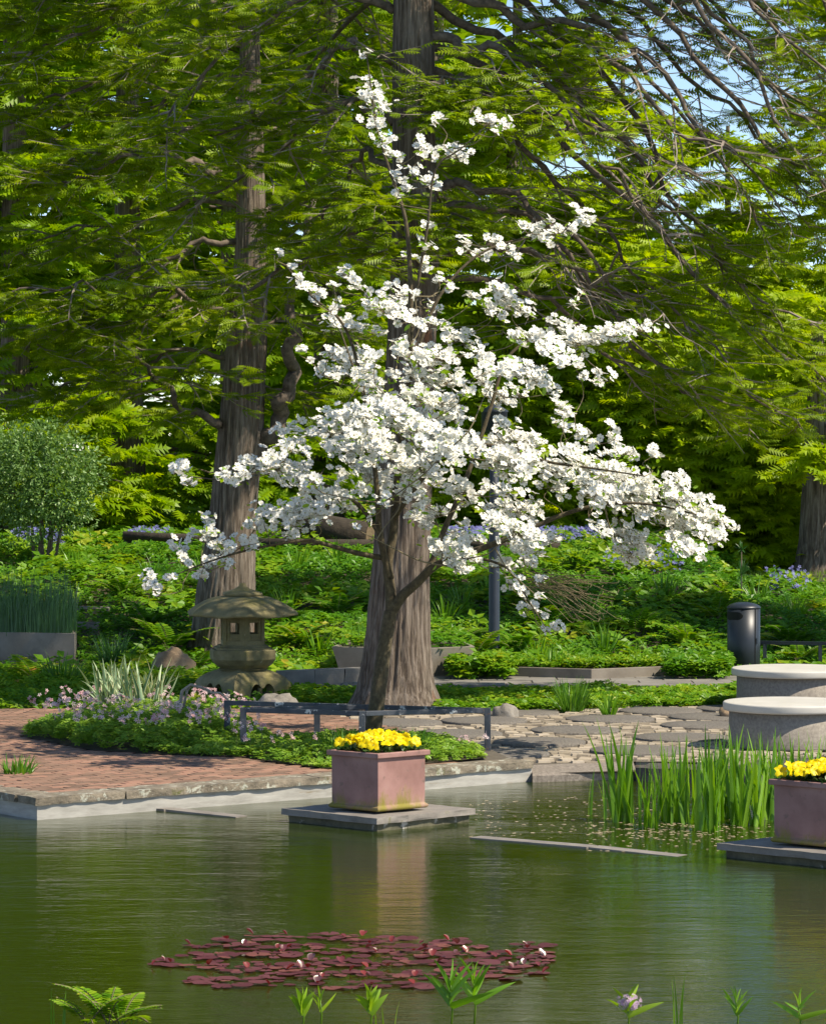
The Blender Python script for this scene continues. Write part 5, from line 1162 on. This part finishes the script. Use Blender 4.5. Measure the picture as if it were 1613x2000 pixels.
clump('grass_clump', 35, 1506, 32.4, 70, .22, .018, M['grass'], .14, .7, 'low green tuft growing from the brick paving', zb=0)
clump('grass_clump', 1190, 1392, 40.0, 26, .34, .03, M['blade'], .05, .5, 'few broad light green leaves rising from the ground cover strip', curve=.9)
DL = ['behind the lantern finial near the fence', 'under the thick log by the fence', 'right of the big trunk, upper one', 'right of the big trunk, lower one', 'below the end of the log fence', 'under the bare dogwood twigs', 'close behind the lamp post', 'above the right half of the long low planter', 'left of and above the litter bin', 'above the left end of the long low planter', 'right behind the litter bin lid', 'right of the lantern roof', 'behind the kerb blocks', 'below the left fence post', 'beside the leaning redwood near the fence', 'below the grey-green shrub', 'inside the long low planter, left part', 'inside the long low planter, right part', 'above the low black rail']
for i, (px, py, Y, L_) in enumerate(((580, 1110, 57.5, .6), (665, 1100, 58.3, .6), (900, 1165, 53.5, .55), (870, 1185, 52.5, .5), (1120, 1110, 57.5, .6), (1150, 1180, 53, .55), (960, 1150, 55, .5), (1180, 1245, 49.5, .55), (1300, 1150, 54.5, .6), (1050, 1240, 49, .5), (1480, 1130, 56, .55), (560, 1170, 53.5, .5), (620, 1240, 49.6, .5), (300, 1120, 56.5, .5), (400, 1110, 57.2, .55), (150, 1100, 57.5, .5), (1090, 1285, 47.1, .42), (1190, 1282, 47.2, .4), (1550, 1160, 54.0, .5))):
    clump('daylily', px, py, Y, 46, L_, .022, M['grass'] if i % 3 else M['blade'], .12, .55, 'arching daylily tuft '+DL[i], 'plant', .8, 'daylily tufts on the slope')
# rushes in the large planter
c = sum(pl1, Vector())/4; t = thing('rushes', (c.x, c.y, .38), 'tall dark green rushes crowding the large concrete planter', 'rushes'); rr = np.random.default_rng(5); V, Fc, rn = [], [], []
qq = poly_pts([(p.x, p.y) for p in pl1], 900)
for k, (x, y, z) in enumerate(qq):
    h = (.35+.5*rr.random()**.7)*(1+.35*mnoise.noise(Vector((x*3, y*3, 0))))+.2*rr.random()**4; dx, dy = rr.normal(0, .08, 2); b = len(V); w = .005
    for f in (0, .5, 1): V += [(x+dx*f*f-w*(1-f*.8), y+dy*f*f, .36+h*f), (x+dx*f*f+w*(1-f*.8), y+dy*f*f, .36+h*f)]
    Fc += [(b, b+1, b+3, b+2), (b+2, b+3, b+5, b+4)]; rn += [k, k]
o = place(np_mesh('stalks', V, Fc, [M['darkgrass']], False, None, rr.random(900)[np.array(rn)], ORG[t]), 'stalks', t); o['kind'] = 'stuff'
def blade_mesh(L_, w, lean, curve, seed, mats, seg=7, margin=False):
    r_ = np.random.default_rng(seed); p = np.zeros(3); tw = r_.uniform(-.5, .5); side = np.array([math.cos(tw), math.sin(tw), 0]); V = []; Fc = []; mi = []; k = 4 if margin else 3
    for i in range(seg+1):
        t_ = i/seg; a = lean+curve*t_*t_; wd = w*.5*(1-t_**2.5)+.0008; o = np.array([math.sin(a)*math.cos(tw+1.2), math.sin(a)*math.sin(tw+1.2), math.cos(a)])
        nrm = np.cross(side, o)*w*.18*(1-t_)
        V += [p-side*wd, p-side*wd*.8+nrm, p+side*wd*.8+nrm, p+side*wd] if margin else [p-side*wd, p+nrm, p+side*wd]
        p = p+o*L_/seg
    for i in range(seg):
        for j in range(k-1): Fc.append((k*i+j, k*i+j+1, k*(i+1)+j+1, k*(i+1)+j)); mi.append(1 if margin and j != 1 else 0)
    return np_mesh('leaf', V, Fc, mats, True, mi, np.full(len(Fc), r_.random()))
def leafy(name, c, n, Ls, label, cat, meshes, spread, group=None, tilt=.12, zs=(.8, 1.2), seed=0):
    t = thing(name, c, label, cat, group); r_ = np.random.default_rng(seed)
    for k in range(n):
        o = place(meshes[r_.integers(len(meshes))], 'leaf', t); a = r_.uniform(0, 6.28); rr = spread*math.sqrt(r_.random()); o.location = (rr*math.cos(a)*1.0, rr*math.sin(a), -.02)
        s = Ls*r_.uniform(.62, 1.05); o.scale = (max(s, .45)*r_.uniform(.8, 1.2), max(s, .45), s); o.rotation_euler = (r_.normal(0, tilt), r_.normal(0, tilt), r_.uniform(0, 6.28))
    return t
vm = [blade_mesh(1, .075, .03+.05*k, .25+.25*k, 60+k, [M['bluegreen'], M['cream']], margin=True) for k in range(6)]
leafy('variegated_iris', tuple(G(250, 1410)), 110, .82, 'large grey-green sword-leaved clump with cream edges behind the pink geraniums', 'plant', vm, .40, tilt=.28, seed=3)
im = [blade_mesh(1, .045, .0+.03*k, .06+.10*(k % 4), 80+k, [M['blade']]) for k in range(8)]
IL = ['tallest iris clump at the open-water end of the row', 'short iris clump next to the tallest one', 'wide iris clump in the middle of the row, farther back', 'iris clump in the middle of the row, standing forward', 'dense iris clump left of the stained pot', 'iris clump standing forward beside the stained pot', 'iris clump just behind the rim of the stained pot', 'small iris clump between the short and the wide ones', 'iris clump behind the golden pansies', 'last iris clump beyond the stained pot']
for i, (px, py, n, L_, sp_) in enumerate(((1215, 1606, 17, .86, .10), (1262, 1618, 13, .66, .10), (1330, 1606, 28, .74, .16), (1385, 1622, 22, .78, .14), (1420, 1600, 30, .80, .18), (1462, 1612, 26, .78, .15), (1500, 1598, 22, .72, .15), (1300, 1600, 18, .66, .13), (1535, 1602, 20, .78, .2), (1580, 1590, 18, .74, .2))):
    p = G(px, py, WZ); leafy('water_iris', tuple(p), int(n*1.5), L_*1.08, 'bright green '+IL[i], 'iris', im, sp_, 'irises in the shallow basin', .09, seed=30+i)
leafy('water_iris', tuple(G(1152, 1592, WZ)), 2, .42, 'lone thin iris shoot standing apart in open water', 'iris', im, .03, None, .03, seed=60)
leafy('water_iris', tuple(G(1182, 1600, WZ)), 4, .42, 'short sparse iris shoots beside the tall iris clumps', 'iris', im, .05, None, .08, seed=61)
leafy('planter_iris', tuple(P(142, 1215, 51.4)), 12, .62, 'upright pale iris leaves in the low planter behind the rushes', 'iris', vm[:2], .12, None, .07, seed=62)
leafy('daffodil_leaves', tuple(Vector((P(1072, 1290, 46.8).x, 46.8, .03))), 16, .42, 'upright leaves at the left end of the long low planter', 'plant', im, .14, None, .12, seed=63)
leafy('daffodil_leaves', tuple(Vector((P(1250, 1290, 46.9).x, 46.9, .03))), 14, .40, 'upright leaves at the right end of the long low planter', 'plant', im, .14, None, .14, seed=64)
c = Vector((P(760, 1260, 47.3).x, 47.3, .3)); 
blades(thing('planter_grass', c, 'thin upright grass in the tapered planter behind the trunk', 'grass'), 'blades', c, 160, .5, .009, M['grass'], .55, .1, .2)

# ferns and compound-leaved plants
def frond_plant(px, py, Y, n, L_, label, group, mat, seed):
    r_ = np.random.default_rng(seed); p = P(px, py, Y); z = float(bank(p.x, Y)) if Y > 46 else (-.06 if Y > 25 else p.z); t = thing('fern', (p.x, Y, z), label, 'fern', group); pos, dr, up, sc = [], [], [], []; mb = MB()
    for k in range(n):
        a = 2*math.pi*k/n+r_.normal(0, .2); q = Vector((p.x, Y, z)); e = r_.uniform(.7, 1.25); pts = [q.copy()]; l = L_*r_.uniform(.7, 1.1)
        for i in range(9):
            f = i/9; d = Vector((math.cos(a)*math.cos(e-f*1.1), math.sin(a)*math.cos(e-f*1.1), math.sin(e-f*1.1))); q = q+d*l/9; pts.append(q.copy())
            if i > 1:
                sd = Vector((-math.sin(a), math.cos(a), 0))
                for s in (-1, 1):
                    for h in (0, .5): pos.append(tuple(q-d*l/9*h)); dr.append(tuple(sd*s+d*.35)); up.append((d.x*-.3, d.y*-.3, 1)); sc.append(l*.23*math.sin(math.pi*min(.97, .2+f*.8)))
        mb.tube(pts, .004, 3, 0, False)
    mb.build('stalks', M['dogtwig'], t, 'stuff'); scatter('leaflets', *LEAF6, np.array(pos), frames(np.array(dr), unit(np.array(up))), np.array(sc), [mat], t, 'stuff')
FL_ = ['left of the foot of the lamp post', 'right of the foot of the lamp post', 'right of the lamp post higher up', 'beside the right side of the big trunk', 'left of the leaning redwood foot', 'between the planters and the leaning redwood', 'beside the tan boulder', 'right of the lantern roof', 'right of the lantern firebox', 'above the long low planter', 'above the mounded leaves by the bin', 'above the low black rail', 'left of the litter bin lid', 'left of the big trunk below the fence', 'below the low black rail', 'above the small shaded planter']
for i, (px, py, Y, n, L_) in enumerate(((925, 1250, 48.6, 9, .75), (1010, 1240, 49.2, 9, .7), (1060, 1190, 51.5, 9, .75), (900, 1210, 50.5, 8, .7), (330, 1240, 49.5, 10, .8), (290, 1200, 51.2, 10, .8), (380, 1290, 47.5, 8, .6), (550, 1180, 52, 9, .7), (590, 1220, 50, 9, .7), (1240, 1200, 51, 9, .7), (1340, 1230, 50, 9, .7), (1540, 1210, 50.5, 9, .75), (1400, 1180, 52.5, 9, .7), (660, 1170, 53, 9, .7), (1560, 1260, 48.5, 8, .6), (240, 1150, 54.5, 9, .7))):
    frond_plant(px, py, Y, n, L_, 'arching fern '+FL_[i], 'ferns on the slope', M['cover'] if i % 2 else M['epimedium'], i)
frond_plant(66, 1330, 45.4, 3, .62, 'single light green fern frond in front of the large concrete planter', None, M['epimedium'], 40)
frond_plant(440, 1405, 37.0, 6, .42, 'leafy green sprig growing through the rail by the lantern', None, M['dogleaf'], 41)

# bluebells beyond the fence
for nm, px0, px1, py, Y, n, lab in (('bluebells', 30, 125, 1075, 61.5, 500, 'patch of blue-violet bluebells below the grey-green shrub'), ('bluebells', 250, 330, 1068, 62.3, 200, 'bluebells seen between the fence rails'), ('bluebells', 870, 1170, 1088, 62.2, 1300, 'drift of blue-violet bluebells behind the lamp post'), ('bluebells', 1180, 1330, 1122, 57.5, 160, 'thin scatter of bluebells on the slope'), ('bluebells', 1500, 1580, 1130, 57.0, 120, 'few bluebells near the lawn edge')):
    x0, x1 = (px0-CX)/F*Y, (px1-CX)/F*Y; xs = rng.uniform(x0, x1, n); ys = Y+rng.uniform(-.6, .9, n); z = bank(xs, ys)+rng.uniform(.12, .42, n); flowers(nm, lab, np.column_stack([xs, ys, z]), .035, M['blue'])
q = poly_pts([(-14, 66), (5.4, 66), (5.4, 98), (-16, 98)], 5000, bank); cover('wood_floor_plants', 'low green plants covering the floor of the wood', q, .5, .34, M['epimedium'], 0)
q = poly_pts([(-9, 61.2), (6.0, 61.2), (6.0, 66), (-9, 66)], 4500, bank); cover('fence_undergrowth', 'green undergrowth behind the log fence', q[::2], .32, .2, M['epimedium'], 2)

# sapling by the lawn
c = P(1448, 1150, 55.5); zb = float(bank(c.x, c.y)); t = thing('sapling', (c.x, c.y, zb), 'thin dark sapling with whorled tufts above the litter bin', 'sapling'); top = P(1448, 1068, 55.5)
mb = MB(); mb.tube([(c.x, c.y, zb-.05), (c.x, c.y, top.z)], [.012, .006], 6); mb.build('stem', M['limb'], t)
blades(t, 'tuft', (c.x, c.y, top.z-.05), 40, .16, .016, M['darkgrass'], .01, 1.1, .4); blades(t, 'lower_whorl', (c.x, c.y, top.z-.45), 40, .26, .016, M['darkgrass'], .02, 1.2, .4)

# ------------------------------------------------------------------ water lilies
t = thing('water_lily', tuple(G(680, 1880, WZ)), 'patch of maroon water lily pads floating on the near water', 'water lily'); r_ = np.random.default_rng(12); pads = []
pm = []
for k in range(6):
    n = 15; V = [(0, 0, .0)]; a0 = .16
    for i in range(n): a = a0+(2*math.pi-2*a0)*i/(n-1); rr = 1+r_.normal(0, .03); V.append((rr*math.cos(a), rr*math.sin(a), .02+.05*max(0, r_.normal(0, 1))))
    Fc = [(0, i, i+1) for i in range(1, n)]; pm.append(np_mesh('pad', V, Fc, [M['pad']], False, None, np.full(len(Fc), r_.random())))
for k in range(9000):
    px, py = r_.uniform(300, 1075), r_.uniform(1828, 1945); u, v = (px-690)/385, (py-1882)/54
    if u*u+v*v > 1+.8*mnoise.noise(Vector((px*.010, py*.045, 1))) or mnoise.noise(Vector((px*.016, py*.08, 7))) < -.1: continue
    p = G(px, py, WZ); rr = r_.uniform(.03, .085)
    if all((p.x-a)**2+(p.y-b_)**2 > ((rr+c_)*.74)**2 for a, b_, c_ in pads): pads.append((p.x, p.y, rr))
    if len(pads) > 298: break
for i, (x, y, rr) in enumerate(pads):
    o = place(pm[i % 6], 'pad', t); o.location = (x-ORG[t].x, y-ORG[t].y, .004+.003*(i % 5)); o.scale = (rr, rr, rr); o.rotation_euler = (r_.normal(0, .03), r_.normal(0, .03), r_.uniform(0, 6.28))
cm = []
for k in range(3):
    V, Fc = [], []
    for i in range(5):
        f = i/4; w = math.sin(math.pi*(.12+.8*f))*.45; V += [(f*.9, -w, .25*f+.5*w), (f*.9, 0, .18*f), (f*.9, w, .25*f+.6*w)]
    for i in range(4): Fc += [(3*i, 3*i+1, 3*i+4, 3*i+3), (3*i+1, 3*i+2, 3*i+5, 3*i+4)]
    cm.append(np_mesh('curled_leaf', V, Fc, [M['padred']], True, None, np.full(8, k/2)))
for i in range(70):
    x, y, rr = pads[r_.integers(len(pads))]; o = place(cm[i % 3], 'curled_leaf', t); o.location = (x-ORG[t].x+r_.normal(0, .04), y-ORG[t].y+r_.normal(0, .04), .012); s = r_.uniform(.03, .065); o.scale = (s, s, s); o.rotation_euler = (0, -r_.uniform(.1, .7), r_.uniform(0, 6.28))
# petals and seeds afloat in the shallow basin
q = [(r_.uniform(905, 1190), r_.uniform(1555, 1640)) for _ in range(110)]+[(r_.normal(1320, 110), r_.normal(1615, 14)) for _ in range(330)]+[(r_.uniform(1150, 1500), r_.uniform(1590, 1665)) for _ in range(150)]
q = np.array([tuple(G(x, min(max(y, 1545), 1668), WZ+.003)) for x, y in q]); n = len(q); a = rng.uniform(0, 6.28, n)
o = scatter('floating_petals', [(math.cos(k*1.047)*(.6+.4*(k % 2)), math.sin(k*1.047)*(.5+.3*(k % 3)), .0+.05*(k % 2)) for k in range(6)], [tuple(range(6))], q, frames(np.column_stack([np.cos(a), np.sin(a), 0*a]), np.tile([0, 0, 1.], (n, 1))), rng.uniform(.008, .024, n), [M['debris']], None, 'stuff'); tag(o, 'pale fallen petals floating round the irises', 'petals')

# ------------------------------------------------------------------ plants on the near bank
def shoot(px, top, Y, n, L_, w, label, mat, seed, cat='plant', lean=.6, whorl=None):
    """leafy stem: opposite lance leaves"""
    r_ = np.random.default_rng(seed); tp = P(px, top, Y); zb = -.17; c = Vector((tp.x, Y, zb)); t = thing('bank_plant', c, label, cat); h = tp.z-zb; mb = MB(); mb.tube([(tp.x, Y, zb), (tp.x+.01, Y, zb+h*.5), (tp.x, Y, tp.z-.03)], [.006, .005, .003], 5); mb.build('stem', M['dogleaf'], t)
    me = [blade_mesh(1, w, .02, .5, seed*7+k, [mat]) for k in range(3)]
    for k in range(n):
        o = place(me[k % 3], 'leaf', t); f = k/n; o.location = (0, 0, h*(.55+.42*f)); s = L_*(1.1-.6*f)*r_.uniform(.8, 1.15); o.scale = (s, s, s); th = lean*(1.35-.9*f)+r_.normal(0, .1); az = k*2.4+r_.normal(0, .2)
        o.rotation_euler = (Matrix.Rotation(az, 4, 'Z') @ Matrix.Rotation(th, 4, 'Y')).to_euler()
    return t
NY = 18.9
for i, (px, top, lab) in enumerate(((172, 1915, 'feathery green shoot on the near bank'), (212, 1895, 'taller feathery shoot with reddish tips on the near bank'), (236, 1925, 'short feathery shoot beside the taller one on the near bank'))):
    frond_plant(px, 2010, NY, 5, (2010-top)/350*1.3, lab, None, M['epimedium'] if i == 1 else M['dogleaf'], 50+i)
shoot(590, 1945, NY, 12, .13, .30, 'leafy shoot on the near bank with pointed leaves below the lily pads', M['dogleaf'], 3)
shoot(625, 1938, NY+.1, 8, .12, .16, 'slender leafy shoot beside the pointed leaves on the near bank', M['dogleaf'], 4)
shoot(722, 1938, NY, 11, .13, .30, 'leafy shoot with a star of pointed leaves on the near bank', M['dogleaf'], 5)
shoot(880, 1912, NY, 12, .26, .14, 'shoot with long lance-shaped leaves on the near bank', M['blade'], 6, lean=.75)
shoot(925, 1905, NY+.1, 11, .24, .14, 'second shoot with long lance-shaped leaves on the near bank', M['blade'], 7, lean=.75)
shoot(1438, 1945, NY, 10, .15, .14, 'short spiky green shoot on the near bank right of the lilac flowers', M['blade'], 8)
shoot(1560, 1955, NY, 8, .18, .14, 'low lance-leaved shoot at the right end of the near bank', M['blade'], 9, lean=.9)
tl = shoot(1225, 1945, NY, 6, .18, .16, 'lilac flower cluster with narrow leaves on the near bank', M['dogleaf'], 10, 'flower', .9)
p = P(1228, 1958, NY); q = unit(rng.normal(0, 1, (110, 3)))*rng.uniform(.02, .06, (110, 1))*[1.3, 1, .8]+np.array(p); nr = unit(q-np.array(p)+[0, -.02, .02])
scatter('florets', *TF, q, frames(np.cross(nr, rng.normal(0, 1, (110, 3))), nr), rng.uniform(.010, .016, 110), [M['lilac']], tl, 'stuff')
for i, (px, top, n, lab) in enumerate(((118, 1930, 5, 'few thin grass blades at the left of the near bank'), (245, 1915, 6, 'thin grass blades beside the feathery shoots'), (1320, 1890, 5, 'long thin grass blades right of the lilac flowers'), (755, 1940, 3, 'two short grass blades beside the star-leaved shoot'))):
    tp = P(px, top, NY); c = Vector((tp.x, NY, -.17)); blades(thing('grass_tuft', c, lab, 'grass'), 'blades', c, n, tp.z+.17, .008, M['blade'], .06, .12, .3)

# ------------------------------------------------------------------ distant person sitting on the lawn
def person():
    Y = 76; c = P(1531, 1066, Y); z = float(bank(c.x, Y)); t = thing('person', (c.x, Y, z), 'distant person in blue jeans and pale top sitting at the lawn edge', 'person')
    import bmesh
    J = {'pel': (0, 0, .12), 'che': (-.06, .02, .42), 'nek': (-.06, .0, .58), 'hed': (-.05, -.02, .70), 'k1': (.22, -.2, .42), 'a1': (.38, -.3, .06), 't1': (.48, -.36, .05), 'k2': (.1, -.34, .36), 'a2': (.3, -.44, .06), 't2': (.4, -.5, .05),
         'e1': (-.2, -.1, .3), 'h1': (0, -.25, .32), 'e2': (.12, -.1, .32), 'h2': (.12, -.28, .36)}
    E = [('pel', 'che'), ('che', 'nek'), ('nek', 'hed'), ('pel', 'k1'), ('k1', 'a1'), ('a1', 't1'), ('pel', 'k2'), ('k2', 'a2'), ('a2', 't2'), ('che', 'e1'), ('e1', 'h1'), ('che', 'e2'), ('e2', 'h2')]
    rad = {'pel': .15, 'che': .15, 'nek': .06, 'hed': .10, 'k1': .075, 'a1': .05, 't1': .04, 'k2': .075, 'a2': .05, 't2': .04, 'e1': .05, 'h1': .035, 'e2': .05, 'h2': .035}
    ks = list(J); me = bpy.data.meshes.new('body'); me.from_pydata([J[k] for k in ks], [(ks.index(a), ks.index(b)) for a, b in E], []); o = place(me, 'body', t)
    sk = o.modifiers.new('skin', 'SKIN')
    for i, k in enumerate(ks):
        v = me.skin_vertices[0].data[i]; v.radius = (rad[k], rad[k]); v.use_root = k == 'pel'
    sb = o.modifiers.new('sub', 'SUBSURF'); sb.levels = sb.render_levels = 2
    m, nt, bs, out = new_mat('clothes'); co = coords(nt); sep = nt.nodes.new('ShaderNodeSeparateXYZ'); nt.links.new(co, sep.inputs[0])
    col = ramp(nt, [(0, (.05, .12, .38)), (.44, (.06, .14, .42)), (.46, (.6, .61, .63)), (.74, (.6, .61, .63)), (.76, (.5, .3, .22))], (lambda n_: (nt.links.new(sep.outputs[2], n_.inputs[0]), n_.outputs[0])[1])(nd(nt, 'ShaderNodeMath', _operation='MULTIPLY_ADD')))
    for n_ in nt.nodes:
        if n_.type == 'MATH': n_.inputs[1].default_value = 1.2; n_.inputs[2].default_value = 0.0
    nt.links.new(col, bs.inputs['Base Color']); me.materials.append(m)
    mb = MB(); mb.lathe(Vector((c.x-.05, Y+.0, z+.66)), [(.09, .0), (.115, .05), (.11, .12), (.06, .165), (.01, .17)], 12); mb.build('hair', M['hair'], t)
person()
